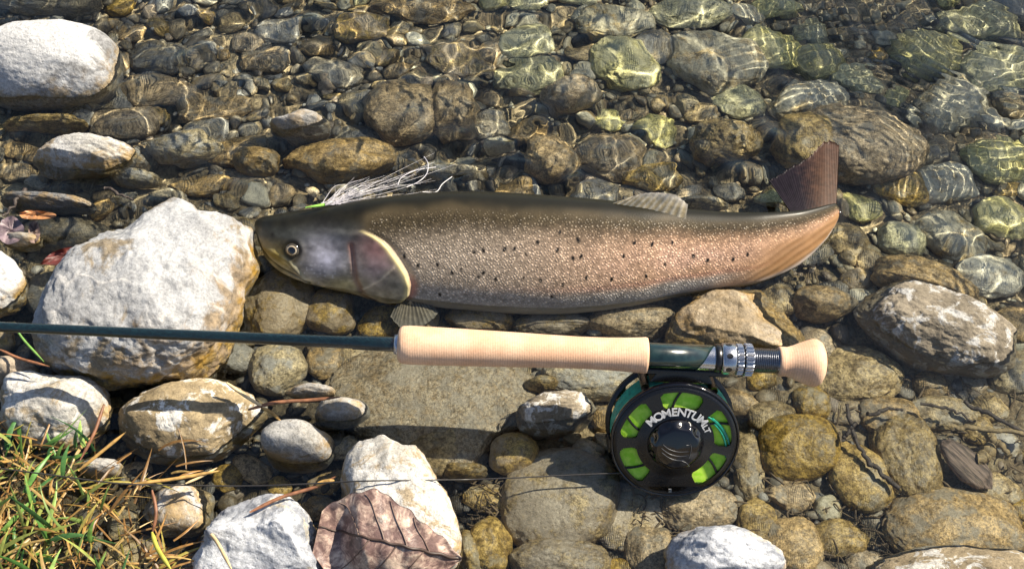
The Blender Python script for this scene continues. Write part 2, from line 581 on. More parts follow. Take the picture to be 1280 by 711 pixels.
def stone(u, v, rx, ry, kind, rot=0, top=None, label=None, poly=None, angular=0.3, rough=0.05, flat=0.62, power=2.3, ncut=6, key=None, sink=0.25, group=None, name='river_stone', seed=None):
    r = np.random.default_rng(seed if seed is not None else int(u * 131 + v * 17 + rx * 7) % 100003)
    big = max(rx, ry)
    level = 7 if big > 100 else 6 if big > 45 else 5 if big > 20 else 4
    P, F = stone_shape(r, level, angular, rough, power, ncut)
    guess = at(u, v, top - 0.02) if top is not None else at_bed(u, v)
    s = 1.0 / ppm(guess)
    a = rx * s
    ryw = ry * s
    # y extent so that the outline seen at this pitch has the right height
    c = flat * min(a, ryw * 1.05)
    b = math.sqrt(max((ryw * 0.45) ** 2, ryw ** 2 - (c * COSP) ** 2)) / SINP
    bz = float(bed(guess[0], guess[1]))
    if top is not None:
        c = max(c, (top - bz + 0.012) / 2)
        c = min(c, ryw / COSP * 0.85)
        b = math.sqrt(max((ryw * 0.45) ** 2, ryw ** 2 - (c * COSP) ** 2)) / SINP
        zc = top - c
        C = at(u, v, zc, refract=False)
    else:
        zc = bz + sink * c
        C = at(u, v, zc)
        bz2 = float(bed(C[0], C[1])); zc = bz2 + sink * c
        C = at(u, v, zc)
    if poly is not None:
        pol = np.array(poly, float)
        ang = np.arctan2(-(pol[:, 1] - v) / ry, (pol[:, 0] - u) / rx)
        rad = np.hypot((pol[:, 0] - u) / rx, (pol[:, 1] - v) / ry)
        od = np.argsort(ang); ang, rad = ang[od], rad[od]
        th = np.arctan2(P[:, 1], P[:, 0])
        ee = np.hypot(P[:, 0], P[:, 1])
        # straight sided interpolation between the outline points
        k = np.interp(th, np.concatenate([ang - 2 * np.pi, ang, ang + 2 * np.pi]), np.tile(rad, 3))
        u0 = np.hypot(np.cos(th), np.sin(th))
        w = smooth(0.0, 0.9, ee)
        f = (1 - w) + w * k / u0
        P[:, 0] *= f; P[:, 1] *= f
    ca, sa = math.cos(math.radians(rot)), math.sin(math.radians(rot))
    if rot:
        # a, b are the semi-axes before turning
        b = b
        X = P[:, 0] * a; Y = P[:, 1] * b
        P = np.stack([X * ca - Y * sa, X * sa + Y * ca, P[:, 2] * c], 1)
    else:
        P = P * np.array([a, b, c])
    o = mesh_from(name, P, F, SM[kind])
    o.location = C.tolist()
    tag(o, label, 'stone', group or 'stones of the river edge')
    STONES.append((u, v, rx, ry, rot))
    if key:
        stone_objs[key] = (P + C, F, o)
    return o
# ---- stones that can be told apart
S = stone
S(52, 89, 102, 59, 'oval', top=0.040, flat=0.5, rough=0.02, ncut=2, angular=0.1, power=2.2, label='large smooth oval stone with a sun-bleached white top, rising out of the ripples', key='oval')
S(55, 12, 82, 24, 'grey', rot=-3, top=-0.009, label='long grey stone just awash behind the white oval stone')
S(118, 205, 68, 38, 'bicolor', top=0.022, angular=0.8, ncut=8, poly=[(52, 220), (70, 190), (100, 168), (135, 170), (172, 185), (187, 205), (165, 225), (120, 240), (75, 243)], label='pale angular stone with ochre face poking from the water below the white oval stone')
S(375, 166, 40, 26, 'grey', top=0.011, angular=0.7, label='grey angular stone breaking the surface among rippling caustics')
S(195, 367, 132, 124, 'boulder', top=0.072, angular=0.55, rough=0.05, ncut=9, flat=0.6, power=2.5, poly=[(62, 405), (82, 350), (148, 292), (205, 247), (240, 246), (256, 262), (290, 253), (318, 275), (326, 320), (318, 370), (308, 420), (285, 462), (230, 490), (150, 488), (90, 472), (66, 440)], key='boulder', label='large white weathered boulder with ochre stains that the fish nudges')
S(0, 362, 36, 48, 'white', top=0.035, label='rounded stone half white half shaded beside the large boulder')
S(62, 258, 62, 17, 'dark', rot=-6, top=0.011, label='long dark slate-blue stone behind the large boulder')
S(88, 300, 55, 27, 'dark', top=-0.009, rough=0.02, label='smooth dark stone in the shadow of the large boulder')
S(78, 372, 40, 32, 'dark', top=-0.009, rough=0.02, label='dark smooth stone wedged between the boulder and the half white stone')
S(30, 305, 24, 15, 'grey', top=0.011, label='small grey-brown stone by the dead leaf scraps')
S(70, 517, 71, 52, 'bicolor', top=0.036, angular=0.6, rough=0.04, key='tuft', poly=[(2, 520), (12, 480), (45, 466), (95, 472), (135, 495), (140, 525), (120, 560), (70, 575), (20, 560)], label='cracked creamy white stone above the grass tuft')
S(15, 470, 34, 26, 'tan', top=0.028, label='pinkish brown stone behind the cracked creamy stone')
S(243, 531, 95, 55, 'crust', rot=6, top=0.024, angular=0.45, label='broad grey-brown stone with chalky patches below the boulder', power=2.5)
S(375, 563, 45, 39, 'bicolor', top=0.026, angular=0.1, rough=0.02, ncut=2, label='egg-shaped white stone with an ochre cap and dark side')
S(128, 590, 27, 20, 'grey', top=0.016, label='small grey stone at the edge of the grass')
S(225, 645, 44, 36, 'bicolor', top=0.012, label='blue and white banded stone beside the grass tuft')
S(328, 684, 84, 70, 'bluish', top=0.040, angular=0.95, ncut=10, rough=0.06, key='blue', poly=[(250, 700), (270, 650), (320, 622), (352, 622), (378, 640), (400, 690), (412, 740), (330, 755), (255, 745)], label='angular blue-white rock with a bright yellowish face at the bank')
S(497, 640, 86, 96, 'bicolor', top=0.036, angular=0.85, ncut=9, rough=0.04, key='pointed', poly=[(408, 690), (425, 620), (450, 572), (478, 546), (505, 560), (545, 610), (572, 650), (576, 690), (545, 730), (480, 738), (420, 730)], label='pointed cream stone carrying the big brown leaf')
S(430, 521, 34, 28, 'grey', top=0.012, angular=0.1, rough=0.025, label='smooth pinkish grey egg stone with a thin pale vein')
S(388, 492, 32, 14, 'grey', top=0.011, label='flat grey stone under the dry stems beside the boulder')
S(350, 468, 37, 34, 'grey', top=-0.009, label='grey speckled stone at the foot of the boulder')
S(545, 520, 128, 84, 'slab', top=-0.012, flat=0.30, rough=0.05, power=2.4, poly=[(412, 490), (450, 470), (500, 436), (590, 446), (648, 458), (668, 530), (630, 560), (585, 600), (540, 580), (470, 552)], label='wide flat grey slab under the cork grip', angular=0.3)
S(694, 523, 51, 33, 'crust', top=0.012, rot=10, label='blue-grey cobble with white mottling below the cork grip', angular=0.2)
S(677, 487, 23, 17, 'olive', top=-0.009, angular=0.1, label='small round olive pebble behind the mottled cobble')
S(642, 574, 31, 29, 'tan', top=-0.009, angular=0.1, rough=0.03, label='round beige pebble half in the shade of the reel')
S(582, 595, 28, 17, 'olive', top=-0.009, angular=0.1, label='small yellowish oval pebble crossed by the fishing line')
S(545, 570, 42, 34, 'olive', top=-0.010, label='brown speckled stone behind the pointed cream stone')
S(698, 632, 80, 64, 'tan', top=-0.009, rot=28, angular=0.25, rough=0.03, label='large sandy beige stone under the fishing line')
S(613, 684, 29, 37, 'olive', top=-0.009, angular=0.1, label='upright yellowish egg pebble beside the leaf')
S(586, 700, 18, 34, 'olive', top=-0.009, rot=20, label='slim olive stone tucked behind the pointed cream stone')
S(700, 706, 66, 32, 'tan', top=-0.009, label='low brown stone at the water edge under the sandy stone')
S(790, 642, 58, 30, 'tan', rot=28, flat=0.3, label='flat pinkish sandstone plate below the reel')
S(812, 690, 33, 30, 'brown', label='round shaded brown pebble at the foot of the sandstone plate')
S(905, 706, 78, 54, 'bluish', top=0.034, angular=0.6, rough=0.05, label='blue-white rough rock rising in front of the reel', key='front')
S(965, 521, 31, 20, 'olive', angular=0.1, rough=0.03, sink=0.2, label='golden brown oval pebble beside the butt cap')
S(1000, 559, 51, 41, 'olive', angular=0.15, rough=0.03, sink=0.2, label='rounded golden olive cobble beside the reel')
S(1014, 502, 24, 22, 'olive', sink=0.2, label='brown knobbly pebble under the cork butt')
S(936, 582, 20, 40, 'olive', sink=0.2, label='tall narrow ochre pebble leaning beside the reel')
S(1073, 594, 40, 45, 'olive', rot=30, sink=0.2, angular=0.4, label='olive stone with a clean grey face next to the dark twig')
S(1132, 572, 42, 55, 'olive', sink=0.2, angular=0.3, rough=0.06, label='upright rough ochre stone beside the driftwood chip')
S(1035, 636, 18, 17, 'pale', sink=0.2, label='little pale round pebble among the debris')
S(946, 653, 26, 30, 'olive', sink=0.2, label='yellow-brown pebble with a grey cap behind the blue-white rock')
S(985, 684, 42, 36, 'brown', sink=0.2, label='brown shaded cobble beside the blue-white rock')
S(1048, 672, 38, 24, 'olive', sink=0.2, label='low crusty ochre stone between two cobbles')
S(1192, 668, 92, 52, 'brown', rot=-8, top=-0.009, sink=0.2, angular=0.3, rough=0.03, label='big rounded grey-brown stone behind the dark wet rock')
S(1205, 732, 132, 54, 'crust', top=0.020, rough=0.04, label='dark wet rock with white flecks at the shore', angular=0.5)
S(1175, 517, 50, 22, 'olive', label='half buried ochre stone above the driftwood chip')
S(872, 632, 50, 32, 'brown', label='brown stone under the lower rim of the reel')
S(905, 402, 72, 50, 'tanrock', top=0.011, angular=0.8, ncut=9, poly=[(835, 440), (860, 385), (885, 358), (925, 360), (955, 385), (990, 420), (1000, 450), (930, 455)], label='big angular tan rock between fish belly and reel seat')
S(972, 377, 27, 24, 'olive', angular=0.6, label='dark olive wedge stone under the fish tail')
S(1028, 388, 42, 27, 'brown', top=-0.009, label='brown mossy stone beside the white mottled rock')
S(1166, 414, 102, 58, 'crust', rot=-17, top=0.018, angular=0.45, rough=0.045, ncut=7, label='large white and brown mottled rock lying in the water', key='mottled')
S(1152, 358, 66, 30, 'brown', rot=-18, top=-0.008, label='brown submerged rock leaning behind the mottled rock')
S(1072, 468, 58, 36, 'olive', angular=0.5, sink=0.25, label='ochre crusted stone beside the cork butt')
S(1075, 374, 18, 15, 'pale', sink=0.2, label='small shiny pale round pebble by the mottled rock')
S(1060, 300, 30, 22, 'olive', label='yellowish stone just off the tail bend')
S(1088, 326, 22, 17, 'olive', label='ochre pebble beside the tail bend')
S(1040, 362, 20, 12, 'grey', label='flat grey pebble under the tail bend')
S(1272, 408, 32, 24, 'brown', label='brown stone beside the mottled rock')
S(1268, 470, 34, 24, 'grey', label='grey stone in the shadow cast by the large mottled rock')
S(1110, 520, 40, 24, 'brown', label='silt covered stone under the twigs')
S(1068, 192, 88, 52, 'brown', rot=-12, top=-0.012, angular=0.3, label='broad streaky stone behind the raised tail fin')
S(1005, 195, 45, 45, 'olive', label='dark olive stone beside the raised tail fin', top=-0.012)
S(908, 191, 46, 34, 'olive', top=-0.009, rough=0.07, label='mossy brown rounded stone behind the dorsal fin')
S(505, 150, 50, 44, 'brown', top=-0.009, angular=0.15, rough=0.03, label='large round dark brown cobble under bright caustic lines')
S(566, 152, 34, 42, 'brown', top=-0.010, label='brown stone leaning on the large round cobble')
S(428, 208, 72, 30, 'brown', top=-0.008, rough=0.04, label='long brown speckled stone behind the fish head')
S(690, 212, 37, 34, 'brown', top=-0.010, rot=-25, label='brown rounded stone behind the fish back')
S(622, 188, 18, 12, 'pale', top=-0.008, angular=0.1, label='small pale oval pebble between dark cobbles')
S(712, 131, 40, 28, 'brown', top=-0.014, rot=15, label='dark oval cobble with swirling light on it')
S(655, 165, 24, 20, 'brown', label='small dark knobbly stone beside the pale oval pebble')
S(660, 98, 46, 22, 'green', rot=5, label='greenish flat stone in the deeper water')
S(575, 78, 46, 24, 'tan', rot=-15, label='tan stone with ochre patches under the ripples')
S(655, 57, 40, 27, 'green', rot=25, label='bright yellow-green stone lying in deeper water')
S(612, 66, 20, 16, 'brown', label='dark brown stone beside the yellow-green stone')
S(445, 170, 30, 18, 'dark', label='dark flat stone beside the large round cobble')
S(445, 128, 26, 18, 'grey', label='grey stone above the dark flat stone')
S(760, 198, 46, 32, 'brown', label='brown rippled stone above the dorsal fin')
S(815, 222, 38, 22, 'olive', label='ochre stone just behind the dorsal fin')
S(200, 72, 40, 24, 'dark', label='dark stone beside the white oval stone')
S(200, 116, 52, 22, 'brown', rot=-6, label='long reddish brown stone under bright ripple lines')
S(268, 136, 48, 20, 'brown', rot=12, label='striped brown stone under fan-shaped light')
S(155, 152, 44, 22, 'brown', rot=10, label='brown submerged stone behind the pale angular stone')
S(60, 165, 52, 17, 'olive', top=-0.009, label='ochre stone in the shade under the white oval stone')
S(140, 122, 28, 20, 'grey', label='grey stone against the flank of the white oval stone')
S(235, 195, 52, 26, 'grey', top=-0.010, label='greenish grey stone beside the pale angular stone')
S(292, 188, 44, 20, 'brown', rot=8, label='brown flat stone in front of the grey angular stone')
S(325, 213, 29, 23, 'brown', top=-0.008, label='squat brown stone behind the boulder')
S(258, 163, 29, 14, 'grey', label='small grey stone under the fan-shaped light')
S(175, 231, 28, 14, 'grey', top=-0.009, angular=0.1, label='smooth grey oval stone behind the boulder')
S(250, 232, 40, 12, 'brown', label='thin brown ledge stone directly behind the boulder')
S(530, 12, 62, 20, 'brown', label='wide dark stone lying beyond the tan stone with ochre patches')
S(350, 40, 30, 18, 'grey', label='squat grey stone among small pebbles in the ripples')
S(452, 35, 36, 20, 'tan', label='plain tan stone among small pebbles in the ripples')
S(330, 75, 28, 14, 'brown', label='flat brown stone among small pebbles in the ripples')
S(415, 90, 40, 18, 'grey', rot=-20, label='long slanting grey stone among small pebbles in the ripples')
S(895, 78, 62, 44, 'pale', rot=-30, label='broad pale stone deep under water with a shadow beside it')
S(965, 62, 44, 30, 'green', rot=-35, label='pale green slanting stone in the deep water')
S(1078, 22, 62, 34, 'white', top=-0.085, label='large whitish stone deep in the green water')
S(1010, 128, 50, 32, 'pale', rot=15, label='pale slab stone deep behind the tail fin')
S(920, 128, 36, 24, 'green', label='yellow-green stone beside the pale slab')
S(780, 80, 48, 34, 'green', rot=-40, label='long green stone slanting in mid water')
S(770, 30, 50, 26, 'pale', label='grey-green stone lying beyond the long slanting green stone')
S(860, 15, 55, 22, 'green', label='flat green stone lying beyond the dark hollow stone')
S(820, 60, 22, 26, 'dark', label='dark round hollow stone in the deep water')
S(1160, 70, 44, 34, 'green', label='green stone deep below fine ripples')
S(1190, 130, 50, 34, 'pale', rot=20, label='pale stone under shimmering ripples')
S(1250, 90, 48, 34, 'green', label='blurred green stone in the deepest corner')
S(1220, 30, 52, 28, 'green', label='dark green stone in the deepest corner')
S(1125, 235, 36, 22, 'olive', label='ochre stone beside the streaky stone')
S(1180, 228, 38, 26, 'pale', label='pale stone in clear green water')
S(1250, 200, 46, 30, 'green', label='grey-green stone in clear green water')
S(1190, 292, 44, 30, 'pale', rot=-30, label='broad pale flat stone off the mottled rock')
S(1255, 275, 36, 26, 'green', label='green stone off the mottled rock')
S(1240, 345, 42, 28, 'pale', label='pale round stone behind the mottled rock')
S(1130, 300, 30, 22, 'green', label='green pebble between tail and mottled rock')
# under and just around the fish
S(352, 388, 45, 48, 'tan', top=-0.009, angular=0.15, rough=0.03, label='beige speckled stone under the fish head')
S(416, 398, 32, 30, 'tan', top=-0.014, label='tan stone under the gill cover')
S(408, 452, 26, 24, 'brown', label='brown stone beside the grip end')
S(600, 405, 44, 22, 'tan', top=-0.016, label='sandy stone under the fish belly')
S(690, 412, 50, 20, 'tan', top=-0.016, label='second sandy stone under the fish belly')
S(790, 410, 60, 26, 'brown', top=-0.012, label='brown stone between fish belly and grip')
S(735, 480, 60, 30, 'grey', top=-0.012, flat=0.4, label='flat grey stone behind the reel')
S(870, 268, 40, 16, 'grey', top=-0.020, label='grey pebble behind the fish tail stalk')
S(560, 228, 40, 18, 'grey', top=-0.014, label='grey stone just behind the fish shoulder')
S(548, 203, 22, 10, 'pale', label='small pale stone behind the fish shoulder')
S(581, 198, 15, 10, 'pale', label='tiny pale pebble behind the fish shoulder')

# ---- pebbles that only their place tells apart
HAND = list(STONES)
HAND_LABELS = [o['label'] for o in scene.objects if o.name.startswith('river_stone')]


def near_label(u, v, lead):
    k = min(range(len(HAND)), key=lambda i: max(0, math.hypot(u - HAND[i][0], v - HAND[i][1]) - 0.5 * (HAND[i][2] + HAND[i][3])))
    w = HAND_LABELS[k].replace(',', '').split()
    room = 16 - len(lead.split()) - 2
    if len(w) > room:
        cut = [i for i in range(3, room + 1) if w[i] in ('with', 'under', 'behind', 'in', 'at', 'that', 'just', 'beside', 'of', 'between', 'by', 'off', 'below', 'above', 'poking', 'rising', 'lying', 'among', 'and', 'half')]
        w = w[:cut[-1]] if cut else w[:room]
    return lead + ' near the ' + ' '.join(w)


def covered(u, v, r, items, k=0.86):
    for (a, b, rx, ry, rot) in items:
        ca, sa = math.cos(math.radians(rot)), math.sin(math.radians(rot))
        dx, dy = u - a, -(v - b)
        x, y = dx * ca + dy * sa, -dx * sa + dy * ca
        if (x / (rx * k + r)) ** 2 + (y / (ry * k + r)) ** 2 < 1:
            return True
    return False


pr = np.random.default_rng(77)
PEB = {
    'brown': 'small brown pebble',
    'olive': 'small ochre pebble',
    'grey': 'small grey pebble',
    'tan': 'small tan pebble',
    'pale': 'small pale pebble',
    'green': 'small greenish pebble',
    'dark': 'small blackish pebble',
}
count = 0
for i in range(12000):
    if count >= 172:
        break
    u0, v0 = pr.uniform(-20, 1300), pr.uniform(-15, 725)
    big = (22 if v0 > 300 or u0 > 600 else 13) if i < 2500 else 13 if i < 5500 else 8.5
    r0 = pr.uniform(0.7, 1.25) * big
    u, v = u0, v0
    if 330 < u < 1000 and 262 < v < 385:
        continue
    if u < 150 and v > 560:
        continue
    if covered(u, v, r0 * 0.72, STONES):
        continue
    deep = (u - 640) * 0.5 + (355 - v) > 260
    if deep:
        kd = pr.choice(['green', 'pale', 'olive', 'grey'], p=[0.4, 0.25, 0.2, 0.15])
    elif v > 420:
        kd = pr.choice(['olive', 'brown', 'tan', 'grey'], p=[0.45, 0.25, 0.15, 0.15])
    else:
        kd = pr.choice(['brown', 'olive', 'grey', 'tan', 'pale', 'dark'], p=[0.32, 0.2, 0.2, 0.12, 0.08, 0.08])
    stone(u, v, r0 * pr.uniform(0.95, 1.4), r0 * pr.uniform(0.65, 0.95), str(kd), rot=pr.uniform(-40, 40), label=near_label(u, v, PEB[str(kd)]), angular=pr.choice([0.15, 0.5, 0.95]), flat=pr.uniform(0.5, 0.75), sink=0.1, name='pebble', group=str(kd) + ' pebbles')
    count += 1


# ---- uncountable gravel between them
def build_gravel():
    r = np.random.default_rng(5)
    protos = [stone_shape(np.random.default_rng(100 + k), 2 if k < 8 else 3, 0.9 if k % 2 else 0.3, 0.03, 2.2, 5) for k in range(12)]
    pal = np.array([(0.30, 0.25, 0.17), (0.20, 0.155, 0.09), (0.34, 0.33, 0.31), (0.15, 0.14, 0.13), (0.45, 0.40, 0.32), (0.26, 0.19, 0.09), (0.40, 0.30, 0.20), (0.55, 0.53, 0.48)])
    Vs, Fs, Cs, n = [], [], [], 0
    N = 9000
    X = r.uniform(-0.56, 0.56, N); Y = r.uniform(-0.30, 0.42, N)
    sz = np.clip(r.lognormal(math.log(0.0035), 0.45, N), 0.0013, 0.0085)
    for i in range(N):
        k = r.integers(8) if sz[i] < 0.005 else 8 + r.integers(4)
        P, F = protos[k]
        s = sz[i] * np.array([r.uniform(0.8, 1.5), r.uniform(0.7, 1.1), r.uniform(0.45, 0.8)])
        a = r.uniform(0, 6.28); b = r.normal(0, 0.35)
        R = np.array(Matrix.Rotation(a, 3, 'Z') @ Matrix.Rotation(b, 3, 'X'))
        z = float(bed(X[i], Y[i])) - 0.0035 + r.uniform(-0.002, 0.006)
        V = (P * s) @ R.T + np.array([X[i], Y[i], z])
        Vs.append(V); Fs.append(F + n); n += len(V)
        c = pal[r.choice(8, p=[.2, .17, .15, .1, .13, .12, .08, .05])] * r.uniform(0.85, 1.5)
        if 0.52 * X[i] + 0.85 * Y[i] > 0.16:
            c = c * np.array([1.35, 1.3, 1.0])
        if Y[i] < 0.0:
            c = c * (0.45 if X[i] < 0 else 0.75)  # bank side carries the gaps' shade in its colour, other side silt and debris
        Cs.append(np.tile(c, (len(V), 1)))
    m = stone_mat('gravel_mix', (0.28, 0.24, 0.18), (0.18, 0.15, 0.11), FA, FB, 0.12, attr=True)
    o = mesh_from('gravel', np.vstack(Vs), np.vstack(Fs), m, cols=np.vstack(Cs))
    tag(o, 'fine mixed brown and grey gravel between the stones', 'gravel', kind='stuff')


def build_outer():
    """stones of the bank and bed beyond the picture's edge"""
    r = np.random.default_rng(15)
    Vs, Fs, n = [], [], 0
    for i in range(420):
        x, y = r.uniform(-1.3, 1.3), r.uniform(-0.85, 1.0)
        p = np.array([x, y, 0]) - CAM
        u = 640 + FPX * p[0] / (p @ FWD); v = 355 - FPX * (p @ UP) / (p @ FWD)
        if -70 < u < 1350 and -70 < v < 780:
            continue
        s = r.uniform(0.012, 0.05)
        P, F = stone_shape(np.random.default_rng(900 + i % 24), 4, 0.4, 0.05, 2.3, 6)
        a = r.uniform(0, 6.28)
        R = np.array(Matrix.Rotation(a, 3, 'Z'))
        V = (P * np.array([s * 1.2, s, min(s * 0.6, 0.017)])) @ R.T + np.array([x, y, float(bed(x, y)) + 0.002])
        Vs.append(V); Fs.append(F + n); n += len(V)
    o = mesh_from('cobbles', np.vstack(Vs), np.vstack(Fs), SM['brown'])
    tag(o, 'brown cobbles of the bank around the shallows', 'cobbles', kind='stuff')


build_gravel()
build_outer()
# ------------------------------------------------------------------ the fish
FN = np.array([0.0, -math.sin(math.radians(50)), math.cos(math.radians(50))])   # out of the visible flank
FD = np.array([0.0, math.cos(math.radians(50)), math.sin(math.radians(50))])    # towards the back
OUT = np.array([  # u, top, bottom, half width / half height
    (318, 281, 283, 0.9), (320, 276.5, 291, 0.9), (324, 273.5, 304, 0.85), (332, 271.5, 321, 0.80), (345, 269.5, 336, 0.74), (365, 266.5, 347, 0.70),
    (390, 263, 356, 0.66), (420, 258, 364, 0.60), (450, 253, 371, 0.58), (480, 249, 377, 0.56), (520, 244.5, 383, 0.55), (560, 242, 388, 0.55),
    (600, 242, 391.5, 0.55), (650, 244.5, 394.5, 0.55), (700, 248, 395, 0.54), (750, 252, 391, 0.53), (800, 257, 383, 0.51), (850, 262, 371, 0.48),
    (900, 266, 362, 0.44), (940, 267, 357, 0.38), (970, 266, 347, 0.33), (1000, 264, 332, 0.30), (1020, 260, 315, 0.28), (1034, 256, 300, 0.3), (1043, 254, 285, 0.34), (1049, 260, 272, 0.4)], float)
ZC_U = [318, 420, 600, 800, 950, 1048]
ZC_Z = [0.012, 0.012, 0.014, 0.015, 0.015, 0.013]
EXPO = 2.25


def fish_station(u):
    top = np.interp(u, OUT[:, 0], OUT[:, 1]); bot = np.interp(u, OUT[:, 0], OUT[:, 2]); w = np.interp(u, OUT[:, 0], OUT[:, 3])
    zc = float(np.interp(u, ZC_U, ZC_Z))
    vc = (top + bot) / 2
    C = at(u, vc, zc, refract=False)
    H = (bot - top) / 2 / ppm(C) / float(FD @ UP)
    return C, H, H * w, top, bot


def fish_surface(u, v):
    C, H, W, top, bot = fish_station(u)
    y = np.clip(((top + bot) / 2 - v) / ((bot - top) / 2), -0.98, 0.98)
    return C + FD * H * y + FN * W * (1 - abs(y) ** EXPO) ** (1 / EXPO)


def seg_dist(u, v, pts):
    d = np.full(np.shape(u), 1e9)
    for (a, b), (c, e) in zip(pts[:-1], pts[1:]):
        L2 = (c - a) ** 2 + (e - b) ** 2
        t = np.clip(((u - a) * (c - a) + (v - b) * (e - b)) / L2, 0, 1)
        d = np.minimum(d, np.hypot(u - a - t * (c - a), v - b - t * (e - b)))
    return d


SPOTS = [(594, 303), (605, 301), (631, 300), (643, 299), (657, 306), (671, 292), (695, 301), (720, 290), (714, 311), (724, 309), (776, 310), (789, 295),
         (811, 297), (836, 296), (828, 322), (731, 335), (762, 338), (702, 343), (675, 337), (654, 334), (620, 336), (605, 328), (599, 333), (578, 324),
         (567, 328), (549, 318), (525, 320), (509, 309), (551, 357), (689, 359), (863, 312), (881, 318), (913, 318), (931, 313), (698, 281), (805, 335)]


def build_fish():
    root = empty('fish', at(680, 330, -0.02))
    tag(root, 'large silvery pink trout-like fish with small black spots lying on the stones', 'fish')
    n, m = 640, 240
    us = np.concatenate([318 + 22 * np.linspace(0, 1, 40) ** 1.8, np.linspace(340, 1048, n - 39)[1:]])
    n = len(us)
    # smooth the outline table so no station kinks
    tops = np.interp(us, OUT[:, 0], OUT[:, 1]); bots = np.interp(us, OUT[:, 0], OUT[:, 2])
    ker = np.hanning(31); ker /= ker.sum()
    def sm(a):
        b = np.convolve(np.pad(a, 15, mode='edge'), ker, 'valid'); k = smooth(318, 352, us); k = k * smooth(1048, 1020, us)
        return a * (1 - k) + b * k
    tops, bots = sm(tops), sm(bots)
    wr = sm(np.interp(us, OUT[:, 0], OUT[:, 3]))
    zc = np.interp(us, ZC_U, ZC_Z)
    th = np.linspace(0, 2 * np.pi, m, endpoint=False)
    cy_, sx = np.cos(th), np.sin(th)
    yy = np.sign(cy_) * np.abs(cy_) ** (2 / EXPO)
    xx = np.sign(sx) * np.abs(sx) ** (2 / EXPO)
    V = np.zeros((n, m, 3)); U = np.zeros((n, m)); VV = np.zeros((n, m)); Q = np.zeros((n, m))
    for i, u in enumerate(us):
        vc = (tops[i] + bots[i]) / 2
        C = at(u, vc, zc[i], refract=False)
        hp = (bots[i] - tops[i]) / 2
        H = hp / ppm(C) / float(FD @ UP)
        V[i] = C + FD * H * yy[:, None] + FN * H * wr[i] * xx[:, None]
        U[i] = u; VV[i] = vc - hp * yy; Q[i] = (1 - yy) / 2
    # ---- relief of head, gill cover and tail folds
    gv = [281, 286, 292, 300, 315, 330, 345, 358, 368, 378]
    gu = [462, 474, 484, 492, 503, 512, 516, 514, 505, 478]
    XG = np.interp(VV, gv, gu)
    ing = smooth(278, 286, VV) * smooth(384, 376, VV)
    d = XG - U
    disp = 0.0030 * smooth(-0.5, 3.5, d) * smooth(75, 5, d) * ing - 0.0012 * smooth(-14, -2, d) * smooth(1, -1, d) * ing
    pre = seg_dist(U, VV, [(444, 298), (446, 318), (448, 340), (456, 362), (468, 372)])
    disp -= 0.0009 * np.exp(-(pre / 2.6) ** 2)
    mouth = seg_dist(U, VV, [(322, 289), (328, 304), (338, 318), (353, 329), (371, 338), (388, 348)])
    disp -= 0.0022 * np.exp(-(mouth / 1.8) ** 2)
    maxi = seg_dist(U, VV, [(334, 303), (350, 310), (365, 319), (375, 332), (384, 346)])
    disp += 0.0014 * np.exp(-(maxi / 3.4) ** 2)
    eye = np.hypot(U - 371, VV - 304)
    disp += 0.0008 * np.exp(-((eye - 12) / 3.5) ** 2) - 0.0010 * np.exp(-(eye / 8) ** 2)
    op = np.minimum(seg_dist(U, VV, [(456, 352), (478, 338), (496, 322)]), seg_dist(U, VV, [(456, 360), (482, 370), (506, 366)]))
    disp += 0.0004 * np.exp(-(op / 1.6) ** 2)
    # stretched folds running round the bend of the tail stalk
    sdir = (U - 1046) * 0.55 + (VV - 258) * 0.83
    fold = np.sin(sdir / 1.25 + 1.2 * vnoise(np.stack([U / 22, VV / 22, U * 0], -1), 3)) 
    fm = smooth(915, 990, U + (VV - 300) * 0.6) * smooth(0.25, 0.5, Q)
    disp += 0.0002 * fold * fm
    near = (xx > 0)[None, :]
    nrm = FD[None, None, :] * yy[None, :, None] + FN[None, None, :] * xx[None, :, None] / 0.55
    nrm /= np.linalg.norm(nrm, axis=2)[..., None]
    V += nrm * disp[..., None]
    # ---- colour
    def L(c): return np.array(c)[None, None, :]
    col = np.zeros((n, m, 3))
    nz = fbm(np.stack([U / 38, VV / 24, U * 0], -1), 8, 4)
    nz2 = fbm(np.stack([U / 9, VV / 7, U * 0 + 3], -1), 18, 3)
    back = L((0.010, 0.009, 0.005)); olive = L((0.066, 0.050, 0.027)); belly = L((0.36, 0.335, 0.305))
    tail = smooth(560, 900, U)[..., None]
    flank = L((0.47, 0.385, 0.295)) * (1 - tail) + L((0.54, 0.33, 0.20)) * tail
    q = (Q + 0.02 * nz)[..., None]
    col = back + (olive - back) * smooth(0.03, 0.12, q)
    shoulder = 0.07 * smooth(640, 470, U)[..., None]
    col = col + (flank - col) * smooth(0.13, 0.42, q - shoulder)
    pink = L((0.62, 0.40, 0.30))
    pk = (np.exp(-((Q - 0.50) / 0.18) ** 2) * smooth(640, 840, U) * (0.6 + 0.4 * nz))[..., None]
    col = col + (pink - col) * np.clip(pk, 0, 0.75)
    bl = smooth(0.66, 0.80, q) * smooth(990, 860, U)[..., None]
    col = col + (belly - col) * bl
    rim = np.exp(-((Q - 0.70) / 0.03) ** 2)[..., None] * smooth(560, 820, U)[..., None]
    col = col + (L((0.40, 0.20, 0.15)) - col) * rim * 0.5
    tl = fm[..., None]
    tcol = L((0.25, 0.132, 0.050)) + (0.018 * fold[..., None]) * L((1.2, 0.9, 0.6))
    col = col + (tcol - col) * tl * 0.85
    edge = smooth(0.86, 0.98, q) * smooth(900, 960, U)[..., None]
    col = col + (L((0.55, 0.50, 0.45)) - col) * edge * 0.8
    # head
    head = (smooth(-6, 8, d) * (ing + (1 - ing) * smooth(492, 440, U)))[..., None]
